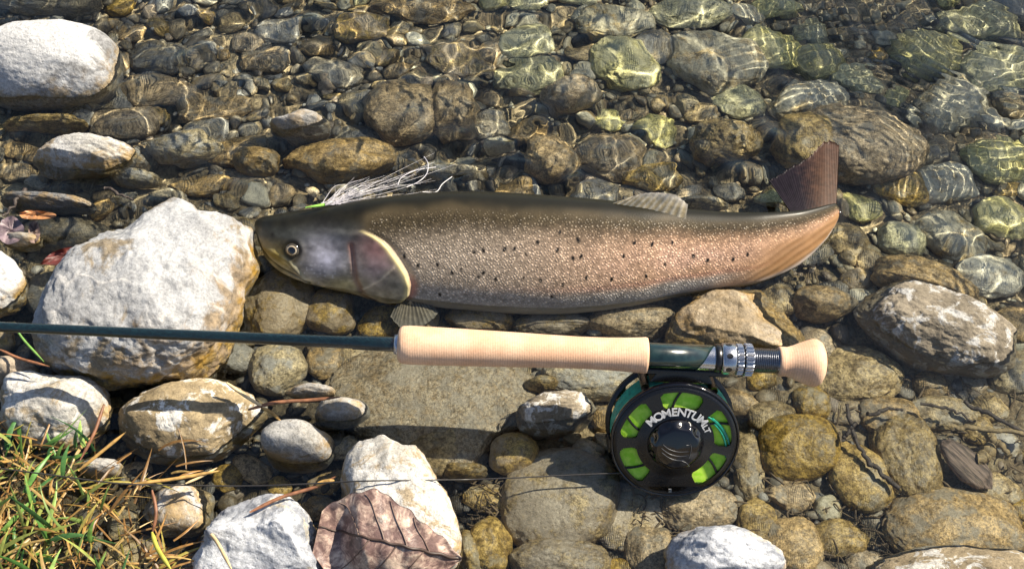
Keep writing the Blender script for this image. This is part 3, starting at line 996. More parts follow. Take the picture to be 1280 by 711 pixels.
    hc = back + (L((0.035, 0.037, 0.033)) - back) * smooth(0.08, 0.26, q)
    hc = hc + (L((0.30, 0.27, 0.20)) - hc) * smooth(0.30, 0.60, q)
    ch = np.exp(-((U - 412) / 26) ** 2 - ((VV - 316) / 22) ** 2)[..., None]
    hc = hc + (L((0.50, 0.50, 0.62)) - hc) * ch * 0.85
    c2 = np.exp(-((U - 482) / 26) ** 2 - ((VV - 322) / 26) ** 2)[..., None]
    hc = hc + (L((0.48, 0.32, 0.33)) - hc) * (c2 * (0.75 + 0.5 * nz[..., None])).clip(0, 1) * 0.8
    c3 = np.exp(-((U - 432) / 26) ** 2 - ((VV - 346) / 12) ** 2)[..., None]
    hc = hc + (L((0.52, 0.44, 0.20)) - hc) * c3 * 0.7
    jaw = (smooth(388, 352, U) * smooth(288, 312, VV))[..., None]
    hc = hc + (L((0.20, 0.155, 0.035)) - hc) * jaw * 0.95
    hc = hc + (L((0.46, 0.38, 0.14)) - hc) * (np.exp(-((U - 352) / 14) ** 2 - ((VV - 322) / 8) ** 2))[..., None] * 0.6
    hc = hc + (L((0.55, 0.52, 0.35)) - hc) * (np.exp(-((maxi - 3) / 1.6) ** 2) * smooth(350, 368, U))[..., None] * 0.5
    hc = hc * (1 - 0.75 * np.exp(-(mouth / 2.0) ** 2)[..., None])
    under = np.exp(-((mouth - 4.5) / 2.5) ** 2)[..., None] * smooth(0.6, 0.8, q)
    hc = hc + (L((0.50, 0.45, 0.30)) - hc) * under * 0.6
    hc = hc + (L((0.17, 0.07, 0.05)) - hc) * np.exp(-((pre - 1) / 4.0) ** 2)[..., None] * 0.7
    hc = hc + (L((0.66, 0.56, 0.40)) - hc) * np.exp(-(op / 1.5) ** 2)[..., None] * 0.6
    hc = hc + (L((0.30, 0.13, 0.13)) - hc) * (np.exp(-((U - 474) / 20) ** 2 - ((VV - 303) / 14) ** 2))[..., None] * 0.55
    hc = hc + (L((0.40, 0.33, 0.20)) - hc) * (np.exp(-((U - 480) / 24) ** 2 - ((VV - 360) / 10) ** 2))[..., None] * 0.5
    nz3 = fbm(np.stack([U / 3.2, VV / 2.6, U * 0 + 9], -1), 28, 2)
    spk = smooth(0.75, 1.05, nz3) * np.exp(-((U - 400) / 34) ** 2 - ((VV - 330) / 16) ** 2)
    hc = hc + (L((0.75, 0.75, 0.78)) - hc) * spk[..., None] * 0.7
    hc = hc * (1 + 0.24 * nz2[..., None] + 0.18 * nz[..., None] + 0.12 * nz3[..., None])
    ey = np.exp(-((eye - 10) / 4) ** 2)[..., None]
    hc = hc * (1 - 0.7 * ey)
    nos = np.exp(-(np.hypot((U - 346), (VV - 287)) / 2.6) ** 2)[..., None]
    hc = hc * (1 - 0.85 * nos)
    col = col + (hc - col) * head
    gl = (np.exp(-((d - 4.0) / 3.4) ** 2) * ing)[..., None]
    col = col + (L((0.66, 0.56, 0.27)) - col) * gl * 0.85
    pr_ = (smooth(-13, -3, d) * smooth(2, -1, d) * smooth(325, 345, VV) * smooth(374, 362, VV))[..., None]
    col = col + (L((0.42, 0.19, 0.15)) - col) * pr_ * 0.8
    col = col * (1 + 0.10 * nz2[..., None])
    sr = np.random.default_rng(9)
    for (a, b) in SPOTS:
        rx, ry, sk = sr.uniform(1.5, 2.3), sr.uniform(2.0, 3.2), sr.uniform(-0.4, 0.4)
        e = np.hypot((U - a - sk * (VV - b)) / rx, (VV - b) / ry)
        s = smooth(1.35, 0.75, e)[..., None]
        col = col + (L((0.012, 0.012, 0.012)) - col) * s
    scale = smooth(2, -16, d) * (1 - head[..., 0]) * smooth(0.07, 0.16, Q) * smooth(0.93, 0.78, Q) * (1 - tl[..., 0])
    col4 = np.concatenate([np.clip(col, 0.003, 1), scale[..., None]], -1).reshape(-1, 4)
    F = grid_faces(n, m, True)[:, ::-1]
    uv = np.stack([U, VV], -1).reshape(-1, 2) / 100.0
    # ---- skin material: scale pattern in the fish's own length and girth
    t = NT('fish_skin')
    va = t.n('VertexColor', layer_name='tint')
    uvn = t.n('UVMap', uv_map='UVMap').outputs[0]
    mp = t.n('Mapping'); t.set(mp.inputs[0], uvn); mp.inputs['Scale'].default_value = (30.0, 37.0, 1.0); mp.inputs['Rotation'].default_value = (0, 0, math.radians(32))
    vor = t.n('TexVoronoi', feature='F1'); t.set(vor.inputs['Vector'], mp.outputs[0]); vor.inputs['Scale'].default_value = 1.0; vor.inputs['Randomness'].default_value = 0.66
    dist = vor.outputs['Distance']
    rc = t.n('SeparateColor'); t.set(rc.inputs[0], vor.outputs['Color'])
    dots = t.ramp(dist, 0.12, 0.55, 1.0, 0.0)
    vary = t.ramp(rc.outputs[0], 0.0, 1.0, 0.75, 1.35)
    br = t.math('MULTIPLY', t.math('ADD', 0.72, t.math('MULTIPLY', dots, 0.70)), vary)
    mul = t.math('ADD', 1.0, t.math('MULTIPLY', va.outputs['Alpha'], t.math('SUBTRACT', br, 1.0)))
    base = t.mix(1.0, va.outputs['Color'], mul, 'MULTIPLY')
    # silver gleam of single scales
    gleam = t.math('MULTIPLY', va.outputs['Alpha'], t.math('MULTIPLY', t.ramp(dist, 0.10, 0.36, 1.0, 0.0), t.ramp(rc.outputs[1], 0.25, 0.9, 0.1, 0.85)))
    base = t.mix(t.math('MULTIPLY', gleam, 0.42), base, (0.72, 0.64, 0.54))
    nzz = t.noise(uvn, 60, 3)
    h = t.math('ADD', t.math('MULTIPLY', t.math('MULTIPLY', t.ramp(dist, 0.0, 0.6, 1.0, 0.0), va.outputs['Alpha']), 1.0), t.math('MULTIPLY', nzz, 0.25))
    bp = t.bump(h, 0.5, 0.0007)
    p = t.principled(Base_Color=base, Roughness=t.math('SUBTRACT', 0.46, t.math('MULTIPLY', gleam, 0.12)), Normal=bp, Coat_Weight=0.06, Coat_Roughness=0.2)
    p.inputs['Specular IOR Level'].default_value = 0.22
    p.inputs['Metallic'].default_value = 0.0
    body = mesh_from('body', V.reshape(-1, 3), F, t.done(p.outputs[0]), cols=col4, uvs=uv)
    keep(body, root)

    # ---- fins: thin ribbed membranes
    def fin_mat(name, a, b, tipc, trans=0.4, lead=None):
        t = NT(name)
        va = t.n('VertexColor', layer_name='tint')
        sp = t.n('SeparateColor'); t.set(sp.inputs[0], va.outputs[0])
        co = t.n('TexCoord').outputs['Object']
        nn = t.noise(co, 260, 4, 0.6)
        c = t.mix(sp.outputs[0], a, b)
        c = t.mix(t.ramp(sp.outputs[1], 0.55, 1.0), c, tipc)
        if lead is not None:
            c = t.mix(t.ramp(t.math('ADD', sp.outputs[2], t.math('MULTIPLY', t.math('SUBTRACT', nn, 0.5), 0.3)), 0.30, 0.72, 1.0, 0.0), c, lead)
        c = t.mix(1.0, c, t.ramp(nn, 0.3, 0.7, 0.75, 1.25), 'MULTIPLY')
        p = t.principled(Base_Color=c, Roughness=0.5)
        p.inputs['Specular IOR Level'].default_value = 0.2
        tr = t.n('BsdfTranslucent'); t.set(tr.inputs[0], c)
        mx = t.n('MixShader'); mx.inputs[0].default_value = trans
        t.t.links.new(p.outputs[0], mx.inputs[1]); t.t.links.new(tr.outputs[0], mx.inputs[2])
        return t.done(mx.outputs[0])

    def fin(name, base, tip, zb, zt, mat, rays=14, thick=0.0007, wave=0.0008, jag=0.03, n=90, k=24, ridge_h=0.0006):
        b = spline([(p[0], p[1]) for p in base], n); tp = spline([(p[0], p[1]) for p in tip], n)
        zb = np.interp(np.linspace(0, 1, n), np.linspace(0, 1, len(zb)), zb); zt = np.interp(np.linspace(0, 1, n), np.linspace(0, 1, len(zt)), zt)
        rr = np.random.default_rng(len(name) * 7)
        A = np.zeros((n, k, 3)); C3 = np.zeros((n, k, 3))
        ph = np.linspace(0, rays, n)
        edge_n = vnoise(np.stack([ph * 1.3, ph * 0, ph * 0], -1), 5) * jag
        for j in range(k):
            f = j / (k - 1)
            ff = f * (1 + edge_n)
            for i in range(n):
                g = ff[i] if j else 0
                uu = b[i] * (1 - g) + tp[i] * g
                z = zb[i] * (1 - f) + zt[i] * f
                A[i, j] = at(uu[0], uu[1], z, refract=False)
            ridge = np.abs(np.cos(np.pi * ph)) ** 3
            A[:, j, 2] += ridge_h * ridge + wave * math.sin(f * 2.5) * np.sin(ph * 0.8)
            C3[:, j, 0] = ridge; C3[:, j, 1] = f; C3[:, j, 2] = np.linspace(0, 1, n)
        up = A.reshape(-1, 3)
        lo = up - np.array([0, 0, thick])
        Fg = grid_faces(n, k)
        idx = np.arange(n * k).reshape(n, k)
        loop = np.concatenate([idx[:, 0], idx[-1, 1:], idx[::-1, -1][1:], idx[0, ::-1][1:]])
        N0 = n * k
        W = np.stack([loop[:-1], loop[1:], loop[1:] + N0, loop[:-1] + N0], -1)
        Fa = np.vstack([Fg, Fg[:, ::-1] + N0, W])
        o = mesh_from(name, np.vstack([up, lo]), Fa, mat, cols=np.vstack([C3.reshape(-1, 3)] * 2))
        return keep(o, root)

    pale = fin_mat('fin_pale', (0.62, 0.52, 0.33), (0.86, 0.80, 0.66), (0.80, 0.75, 0.66), 0.5)
    fin('dorsal_fin', [(762, 256), (790, 262), (820, 268), (857, 277)], [(790, 246), (812, 241), (840, 242), (860, 256)], [0.050, 0.048, 0.046, 0.043], [0.056, 0.060, 0.060, 0.052], pale, rays=11)
    grey = fin_mat('fin_grey', (0.16, 0.14, 0.11), (0.30, 0.26, 0.20), (0.22, 0.20, 0.17), 0.35)
    fin('pectoral_fin', [(502, 369), (514, 371), (532, 374)], [(489, 398), (502, 413), (530, 410), (549, 394)], [-0.004, -0.004, -0.006], [-0.012, -0.014, -0.014, -0.012], grey, rays=13)
    dark = fin_mat('fin_tail', (0.062, 0.030, 0.017), (0.068, 0.034, 0.020), (0.070, 0.036, 0.024), 0.1, lead=(0.012, 0.008, 0.012))
    fin('tail_fin', [(992, 270), (1008, 272), (1026, 270), (1045, 266)], [(962, 226), (984, 212), (1010, 197), (1030, 178), (1049, 180)], [0.018, 0.018, 0.017, 0.015], [0.010, 0.013, 0.016, 0.018, 0.018], dark, rays=34, jag=0.02, thick=0.0012, ridge_h=0.00008, n=180, wave=0.0)
    # ---- eye
    P0 = fish_surface(371, 304)
    R = 8.6 / ppm(P0)
    nb = FN * 0.96 + np.array([-0.12, 0, 0]) + FD * 0.12; nb /= np.linalg.norm(nb)
    e1 = np.array([1.0, 0, 0]); e1 -= nb * (e1 @ nb); e1 /= np.linalg.norm(e1); e2 = np.cross(nb, e1)
    def dome(name, r0, r1, hfun, mat, parent, off):
        rs = np.linspace(r0, r1, 14); tt = np.linspace(0, 2 * np.pi, 48, endpoint=False)
        VV_ = [P0 + nb * (off + hfun(a)) + R * a * (e1 * math.cos(x) * 1.08 + e2 * math.sin(x)) for a in rs for x in tt]
        o = mesh_from(name, np.array(VV_), grid_faces(14, 48, True)[:, ::-1], mat)
        return keep(o, root) if parent is root else o
    ball = lambda a: R * 0.55 * math.sqrt(max(0, 1.05 - a * a)) - 0.0005
    eyeball = dome('eye', 0.0, 1.0, ball, simple_mat('eye_rim', (0.05, 0.042, 0.03), 0.2, 0, 0.8), root, 0.0)
    iris = dome('iris', 0.50, 0.70, lambda a: ball(a) + 0.00012, simple_mat('eye_iris', (0.46, 0.38, 0.26), 0.25, 0.2, 0.9, 0.25, 900), None, 0.0)
    pupil = dome('pupil', 0.0, 0.53, lambda a: ball(a) + 0.00016, simple_mat('eye_pupil', (0.006, 0.006, 0.007), 0.05, 0, 1.0), None, 0.0)
    for c in (iris, pupil):
        c.parent = eyeball
        c.matrix_parent_inverse = Matrix.Translation(root.location).inverted() @ Matrix.Translation(root.location)
    return root


build_fish()
# ------------------------------------------------------------------ fly rod
ROD_L = at(0, 408.5, 0.088)
ROD_R = at(1030, 454.0, 0.062)
RX = ROD_R - ROD_L
ROD_LEN = np.linalg.norm(RX)
RX = RX / ROD_LEN
_ts = np.linspace(-0.6, ROD_LEN + 0.05, 400)
_pp = ROD_L[None, :] + _ts[:, None] * RX[None, :] - CAM
_us = 640 + FPX * (_pp @ RIGHT) / (_pp @ FWD)


def rod_t(u):
    return float(np.interp(u, _us, _ts))


def rod_p(u):
    return ROD_L + RX * rod_t(u)


RA = np.cross(RX, np.array([0, 0, 1.0])); RA /= np.linalg.norm(RA)
RB = np.cross(RA, RX)


def lathe_rod(name, prof, mat, root, seg=48, ripple=None):
    """prof: (u pixel, radius in pixels) along the rod"""
    pts = []
    for u, r in prof:
        p = rod_p(u)
        pts.append((p, r / ppm(p)))
    th = np.linspace(0, 2 * np.pi, seg, endpoint=False)
    V = np.array([p + r * (RA * math.cos(a) + RB * math.sin(a)) for p, r in pts for a in th])
    F = grid_faces(len(pts), seg, True)
    o = mesh_from(name, V, F, mat)
    return keep(o, root)


def cork_mat():
    t = NT('cork')
    tc = t.n('TexCoord').outputs['Object']
    mp = t.n('Mapping'); t.set(mp.inputs[0], tc); mp.inputs['Scale'].default_value = (1, 3.2, 3.2)
    co = mp.outputs[0]
    a = t.noise(tc, 55, 5, 0.6); b = t.noise(tc, 700, 4, 0.7)
    w = t.noise(co, 420, 3, 0.6)
    rings = t.n('TexWave', wave_type='BANDS', bands_direction='X'); t.set(rings.inputs['Vector'], tc)
    rings.inputs['Scale'].default_value = 190; rings.inputs['Distortion'].default_value = 1.5; rings.inputs['Detail'].default_value = 3
    c = t.mix(t.ramp(a, 0.35, 0.65), (0.64, 0.385, 0.24), (0.73, 0.48, 0.32))
    c = t.mix(1.0, c, t.ramp(rings.outputs[1], 0.1, 0.9, 0.95, 1.03), 'MULTIPLY')
    c = t.mix(1.0, c, t.ramp(b, 0.3, 0.7, 0.90, 1.07), 'MULTIPLY')
    pore = t.math('MULTIPLY', t.ramp(t.voronoi(mp.outputs[0], 120), 0.03, 0.10, 1.0, 0.0), t.ramp(w, 0.5, 0.66))
    c = t.mix(t.math('MULTIPLY', pore, 0.45), c, (0.34, 0.19, 0.11))
    h = t.math('ADD', t.math('MULTIPLY', rings.outputs[1], 0.5), t.math('SUBTRACT', b, pore))
    p = t.principled(Base_Color=c, Roughness=0.75, Normal=t.bump(h, 0.22, 0.0004))
    return t.done(p.outputs[0])


def blank_mat():
    t = NT('rod_blank')
    tc = t.n('TexCoord').outputs['Object']
    w = t.n('TexWave', wave_type='BANDS', bands_direction='DIAGONAL'); t.set(w.inputs['Vector'], tc)
    w.inputs['Scale'].default_value = 260; w.inputs['Distortion'].default_value = 4; w.inputs['Detail'].default_value = 2
    n = t.noise(tc, 500, 4, 0.65)
    c = t.mix(t.ramp(n, 0.4, 0.7), (0.002, 0.007, 0.009), (0.005, 0.020, 0.025))
    p = t.principled(Base_Color=c, Roughness=0.28, Coat_Weight=0.7, Coat_Roughness=0.12, Normal=t.bump(t.math('ADD', w.outputs[1], n), 0.25, 0.0006))
    return t.done(p.outputs[0])


M_CORK = cork_mat()
M_BLACK = simple_mat('anodised_black', (0.004, 0.004, 0.005), 0.30, 0.0, 0.04, 0.2, 900)
M_GLOSS = simple_mat('gloss_black', (0.003, 0.003, 0.005), 0.10, 0.0, 0.2, 0.1, 600)
M_STEEL = simple_mat('brushed_steel', (0.46, 0.47, 0.50), 0.26, 1.0, 0.0, 0.1, 1600)
M_DARKM = simple_mat('dark_metal', (0.05, 0.055, 0.07), 0.3, 0.9, 0.0, 0.2, 1500)
M_SEAT = simple_mat('seat_green', (0.006, 0.018, 0.018), 0.22, 0.0, 0.5, 0.35, 200)


def build_rod():
    root = empty('fishing_rod', rod_p(640))
    tag(root, 'dark teal fly rod with long pale cork grip lying across the boulder and stones', 'fishing rod')
    lathe_rod('blank', [(-480, 0.05), (-480, 3.6), (0, 6.3), (250, 7.0), (440, 7.8), (442, 9.0), (488, 9.4), (499, 9.6), (499, 0.05)], blank_mat(), root)
    lathe_rod('winding_check', [(493, 9.5), (493, 12.5), (498, 13.2), (500, 12.0), (500, 0.05)], simple_mat('check_metal', (0.5, 0.52, 0.58), 0.3, 0.8), root)
    g = [(497, 0.05), (497.5, 17), (499, 21.0), (503, 23.6), (512, 24.2), (540, 24.0), (575, 23.3), (610, 22.6), (650, 21.7), (690, 20.6), (725, 20.0), (760, 20.4), (785, 21.4), (800, 22.4), (806, 23.0), (808.4, 22.4), (809, 20), (809, 0.05)]
    us = np.concatenate([[p[0] for p in g[:5]], np.linspace(515, 798, 60), [p[0] for p in g[-5:]]])
    prof = [(p[0], p[1]) for p in g[:5]] + [(u, float(np.interp(u, [p[0] for p in g], [p[1] for p in g]))) for u in np.linspace(515, 798, 60)] + [(p[0], p[1]) for p in g[-5:]]
    lathe_rod('cork_grip', prof, M_CORK, root, 72)
    seat = lathe_rod('reel_seat', [(806, 0.05), (806, 16.2), (812, 16.4), (898, 16.4), (898, 0.05)], M_SEAT, root)
    # polished slanted inlay at the rear of the seat
    V, F = [], []
    for i, a in enumerate(np.linspace(-0.2, 2.3, 26)):
        ang = a
        for u in (868 + 24 * (i / 25.0), 897.5):
            p = rod_p(u); r = 16.75 / ppm(p)
            V.append(p + r * (-RA * math.cos(ang) * -1 * 1.0 + RB * math.sin(ang)))
    for i in range(25):
        F.append((2 * i, 2 * i + 1, 2 * i + 3, 2 * i + 2))
    inlay = mesh_from('inlay', np.array(V), F, M_STEEL)
    inlay.parent = seat
    lathe_rod('seat_collar', [(892, 16.5), (892, 18.2), (895, 18.6), (899, 18.6), (900, 17.6), (900, 0.05)], M_BLACK, root)
    hood = lathe_rod('locking_hood', [(900, 0.05), (900, 17.6), (901, 19.4), (903, 20.2), (916, 20.2), (918, 19.2), (918, 0.05)], M_STEEL, root)
    # oval cut-outs in the hood
    for a in (0.35, 1.25, 2.15):
        pc = rod_p(908.5); r = 20.5 / ppm(pc)
        nrm = RA * math.cos(a) + RB * math.sin(a); tv = np.cross(RX, nrm)
        vv = [pc + nrm * r] + [pc + nrm * (r - 0.00002) + RX * (4.0 / ppm(pc)) * math.cos(x) + tv * (3.4 / ppm(pc)) * math.sin(x) - nrm * 0.0003 * math.sin(x) ** 2 for x in np.linspace(0, 2 * np.pi, 20, endpoint=False)]
        o = mesh_from('hood_slot', np.array(vv), [(0, 1 + k, 1 + (k + 1) % 20) for k in range(20)], M_BLACK); o.parent = hood
    for (u0, u1, r) in ((919, 927.5, 19.2), (929, 939.5, 20.2)):
        pts = []
        seg = 96
        th = np.linspace(0, 2 * np.pi, seg, endpoint=False)
        V = []
        for u, rr in ((u0, 0.2), (u0, r - 1.2), (u0 + 1.2, r), (u1 - 1.2, r), (u1, r - 1.2), (u1, 0.2)):
            p = rod_p(u)
            kn = 1 + (0.035 * np.sign(np.sin(th * 24)) if rr == r else 0 * th)
            V += [p + rr * k / ppm(p) * (RA * math.cos(a) + RB * math.sin(a)) for a, k in zip(th, kn)]
        o = mesh_from('locking_ring', np.array(V), grid_faces(6, seg, True), M_STEEL, smooth_shade=False); keep(o, root)
    prof = [(939, 0.05), (939, 14)]
    for k in range(13):
        u = 940 + k * 2.35
        prof += [(u, 13.6), (u + 0.6, 15.4), (u + 1.2, 15.4), (u + 1.8, 13.6)]
    prof += [(971.5, 15.6), (974, 15.6), (974, 0.05)]
    lathe_rod('threaded_barrel', prof, simple_mat('thread_metal', (0.16, 0.17, 0.20), 0.28, 0.95, 0.0, 0.15, 1200), root)
    lathe_rod('cork_butt', [(972, 0.05), (972, 17.5), (974, 18.6), (979, 18.6), (983, 18.4), (990, 20.6), (1000, 24.8), (1010, 28.6), (1015, 29.8), (1020, 29.6), (1025, 26.4), (1028.4, 20), (1030.2, 11), (1030.6, 0.05)], M_CORK, root, 64)
    return root


build_rod()

# ------------------------------------------------------------------ fly reel
EL = math.radians(36.0)
RN = np.array([0.0, -math.cos(EL), math.sin(EL)])
RN = RN - RX * (RN @ RX); RN /= np.linalg.norm(RN)        # out of the spool face
RY = np.cross(RN, RX)                                      # from the spool towards the rod
SEATP = rod_p(846)
PXM = 1.0 / ppm(SEATP)
REEL_R = 82.0 * PXM
REEL_C = SEATP - RY * (99.0 * PXM / abs(float(RY @ UP))) + RX * 0.003 + RN * 0.004


def rl(x, y, z):
    return REEL_C + RX * x + RY * y + RN * z


def polar_plate(rs, nth, keep_fn, z0, z1):
    """plate of ring cells between radii rs, cut by keep_fn(r, th); z0, z1 functions of r"""
    th = np.linspace(0, 2 * np.pi, nth, endpoint=False)
    nr = len(rs)
    V = []
    for zf in (z0, z1):
        for r in rs:
            for a in th:
                V.append(rl(r * math.cos(a), r * math.sin(a), zf(r)))
    idx = lambda s, i, j: s * nr * nth + i * nth + (j % nth)
    K = np.zeros((nr - 1, nth), bool)
    for i in range(nr - 1):
        rm = (rs[i] + rs[i + 1]) / 2
        for j in range(nth):
            K[i, j] = keep_fn(rm, th[j] + math.pi / nth)
    F = []
    for i in range(nr - 1):
        for j in range(nth):
            if not K[i, j]:
                continue
            F.append((idx(1, i, j), idx(1, i + 1, j), idx(1, i + 1, j + 1), idx(1, i, j + 1)))
            F.append((idx(0, i, j), idx(0, i, j + 1), idx(0, i + 1, j + 1), idx(0, i + 1, j)))
            if i == nr - 2 or not K[i + 1, j]:
                F.append((idx(0, i + 1, j), idx(0, i + 1, j + 1), idx(1, i + 1, j + 1), idx(1, i + 1, j)))
            if i == 0 or not K[i - 1, j]:
                F.append((idx(0, i, j), idx(1, i, j), idx(1, i, j + 1), idx(0, i, j + 1)))
            if not K[i, (j + 1) % nth]:
                F.append((idx(0, i, j + 1), idx(1, i, j + 1), idx(1, i + 1, j + 1), idx(0, i + 1, j + 1)))
            if not K[i, (j - 1) % nth]:
                F.append((idx(0, i, j), idx(0, i + 1, j), idx(1, i + 1, j), idx(1, i, j)))
    return np.array(V), F


def lathe_reel(prof, seg=96):
    th = np.linspace(0, 2 * np.pi, seg, endpoint=False)
    V = np.array([rl(r * math.cos(a), r * math.sin(a), z) for r, z in prof for a in th])
    return V, grid_faces(len(prof), seg, True)


def text_mesh(ch, size):
    cu = bpy.data.curves.new('glyph', 'FONT')
    cu.body = ch; cu.size = size; cu.align_x = 'CENTER'; cu.extrude = size * 0.02; cu.offset = size * 0.018
    ob = bpy.data.objects.new('glyph', cu)
    scene.collection.objects.link(ob)
    bpy.context.view_layer.update()
    dg = bpy.context.evaluated_depsgraph_get()
    me = bpy.data.meshes.new_from_object(ob.evaluated_get(dg))
    V = np.array([v.co[:] for v in me.vertices]); F = [tuple(p.vertices) for p in me.polygons]
    bpy.data.objects.remove(ob); bpy.data.curves.remove(cu); bpy.data.meshes.remove(me)
    return V, F


def build_reel():
    R = REEL_R
    root = empty('fly_reel', rl(0, -R, 0))
    tag(root, 'black large-arbor fly reel wound with lime and teal line under the rod seat', 'fishing reel')
    ZF = 0.011                      # spool face
    ZB = -0.021                     # back plate
    deg = math.degrees

    def slot(r, th, centers, half, r0, r1, rad):
        d = []
        for c in centers:
            a = (th - math.radians(c) + math.pi) % (2 * math.pi) - math.pi
            rm = (r0 + r1) / 2
            x = max(0, abs(a) * rm - (math.radians(half) * rm - rad)); y = max(0, abs(r - rm) - ((r1 - r0) / 2 - rad))
            d.append(math.hypot(x, y) - rad)
        return min(d)
    win = (152, 88, 22, -37, 214)
    rs = list(np.linspace(0.16 * R, 0.575 * R, 8)) + list(np.linspace(0.59 * R, 0.88 * R, 26)) + list(np.linspace(0.90 * R, 0.985 * R, 5))
    zt = lambda r: ZF - 0.0016 * float(smooth(0.90 * R, 0.985 * R, r)) + 0.0012 * float(smooth(0.62 * R, 0.40 * R, r))
    zb = lambda r: ZF - 0.0018
    V, F = polar_plate(rs, 300, lambda r, th: slot(r, th, win, 24, 0.60 * R, 0.865 * R, 0.075 * R) > 0, zb, zt)
    spool = keep(mesh_from('spool', V, F, M_BLACK, smooth_shade=False), root)
    V, F = lathe_reel([(0.955 * R, ZF - 0.006), (0.985 * R, ZF - 0.006), (1.0 * R, ZF - 0.0045), (1.0 * R, ZF - 0.002), (0.988 * R, ZF - 0.0006), (0.965 * R, ZF - 0.0006), (0.955 * R, ZF - 0.0025), (0.955 * R, ZF - 0.006)])
    keep(mesh_from('spool_rim', V, F, M_GLOSS), root)
    # thin spokes of the inner flange showing in the windows
    for c in win:
        a = math.radians(c + 7)
        P = [rl(r * math.cos(a + k), r * math.sin(a + k), ZF - 0.0021) for r, k in ((0.56 * R, 0.10), (0.72 * R, 0.0), (0.9 * R, -0.12))]
        v, f = tube(spline(P, 8), 0.0009, 8)
        keep(mesh_from('spoke', v, f, M_BLACK), root)
    # frame: back ring with ports, top bridge and pillars
    ports = [k * 30 + 15 for k in range(12)]
    rs = list(np.linspace(0.70 * R, 0.80 * R, 4)) + list(np.linspace(0.81 * R, 0.95 * R, 12)) + list(np.linspace(0.96 * R, 1.02 * R, 3))
    V, F = polar_plate(rs, 240, lambda r, th: slot(r, th, ports, 10.5, 0.82 * R, 0.945 * R, 0.05 * R) > 0, lambda r: ZB - 0.003, lambda r: ZB + 0.001 * float(smooth(1.02 * R, 0.96 * R, r)))
    frame = keep(mesh_from('frame', V, F, M_BLACK, smooth_shade=False), root)
    for a in (58, 122, 200, 270, 340):
        a = math.radians(a)
        P = np.array([rl(0.99 * R * math.cos(a), 0.99 * R * math.sin(a), z) for z in np.linspace(ZB - 0.002, ZF - 0.007, 6)])
        v, f = tube(P, 0.0030, 12)
        o = mesh_from('pillar', v, f, M_BLACK); o.parent = frame
    # line on the spool
    def wraps(r0, r1, za, zb_, n, seg=160, rad=0.0009):
        prof = []
        for k in range(n):
            for t in np.linspace(0, 1, 6)[:-1]:
                f = (k + t) / n
                prof.append((r0 + (r1 - r0) * f, za + (zb_ - za) * f + rad * abs(math.sin(math.pi * t)) * 1.0))
        return prof
    lime = NT('lime_backing')
    co = lime.n('TexCoord').outputs['Object']
    nn = lime.noise(co, 240, 3)
    lc = lime.mix(lime.ramp(nn, 0.35, 0.65), (0.42, 0.80, 0.04), (0.62, 0.90, 0.12))
    lm = lime.done(lime.principled(Base_Color=lc, Roughness=0.38).outputs[0])
    V, F = lathe_reel(wraps(0.42 * R, 0.90 * R, ZF - 0.0030, ZF - 0.0034, 26, rad=0.0007) + [(0.91 * R, ZF - 0.012), (0.91 * R, ZB + 0.004), (0.4 * R, ZB + 0.004)], 160)
    keep(mesh_from('backing_line', V, F, lm), root)
    teal = simple_mat('teal_line', (0.012, 0.30, 0.19), 0.35, 0, 0.2, 0.3, 300)
    prof = [(0.90 * R, ZF - 0.0075)]
    nw = 15
    for k in range(nw):
        for t in np.linspace(0, 1, 7)[:-1]:
            z = ZF - 0.0078 + (ZB + 0.0045 - ZF + 0.0078) * (k + t) / nw
            prof.append((0.925 * R + 0.0010 * abs(math.sin(math.pi * t)) + 0.0006 * math.sin(k * 2.1), z))
    prof.append((0.90 * R, ZB + 0.004))
    V, F = lathe_reel(prof, 160)
    keep(mesh_from('fly_line', V, F, teal), root)
    # a few loose teal strands seen in the right-hand window
    for k, (c0, off) in enumerate(((30, 0.0), (24, 0.04), (15, 0.02), (8, 0.05))):
        a0, a1 = math.radians(c0 + 16), math.radians(c0 - 24)
        P = [rl((0.64 + off + 0.16 * s) * R * math.cos(a0 + (a1 - a0) * s), (0.64 + off + 0.16 * s) * R * math.sin(a0 + (a1 - a0) * s), ZF - 0.0018) for s in np.linspace(0, 1, 14)]
        v, f = tube(np.array(P), 0.0008, 6)
        keep(mesh_from('line_strand', v, f, teal), root)
    # hub: raised cap with scalloped shoulder
    th = np.linspace(0, 2 * np.pi, 144, endpoint=False)
    sc = 0.5 + 0.5 * np.cos(th * 9)
    V = []
    prof = [(0.43, 0.000), (0.435, 0.0015), (0.425, 0.0032), (0.40, 0.0055), (0.375, 0.0072), (0.35, 0.0082), (0.33, 0.0086), (0.30, 0.0088), (0.20, 0.0090), (0.10, 0.0092), (0.002, 0.0093)]
    for k, (r, z) in enumerate(prof):
        cut = 0.022 if k in (3, 4) else 0.010 if k in (2, 5) else 0.0
        for a, s in zip(th, sc):
            rr = (r - cut * s) * R
            V.append(rl(rr * math.cos(a), rr * math.sin(a), ZF + z - (0.0012 * s if k in (3, 4) else 0)))
    hub = keep(mesh_from('hub', np.array(V), grid_faces(len(prof), 144, True), M_GLOSS), root)
    # emblem: swept bars on the hub
    M_EMB = simple_mat('emblem_grey', (0.07, 0.072, 0.08), 0.35, 0.4, 0.0)
    strokes = [[(-0.17, 0.06), (-0.09, 0.00), (0.02, -0.03), (0.14, -0.02)], [(-0.18, 0.01), (-0.09, -0.055), (0.02, -0.085), (0.13, -0.075)], [(-0.17, -0.045), (-0.08, -0.11), (0.02, -0.14), (0.10, -0.13)],
               [(0.15, 0.07), (0.16, 0.0), (0.15, -0.10)], [(0.10, 0.06), (0.155, 0.065)], [(0.05, -0.14), (0.12, -0.165), (0.16, -0.21)]]
    parts = []
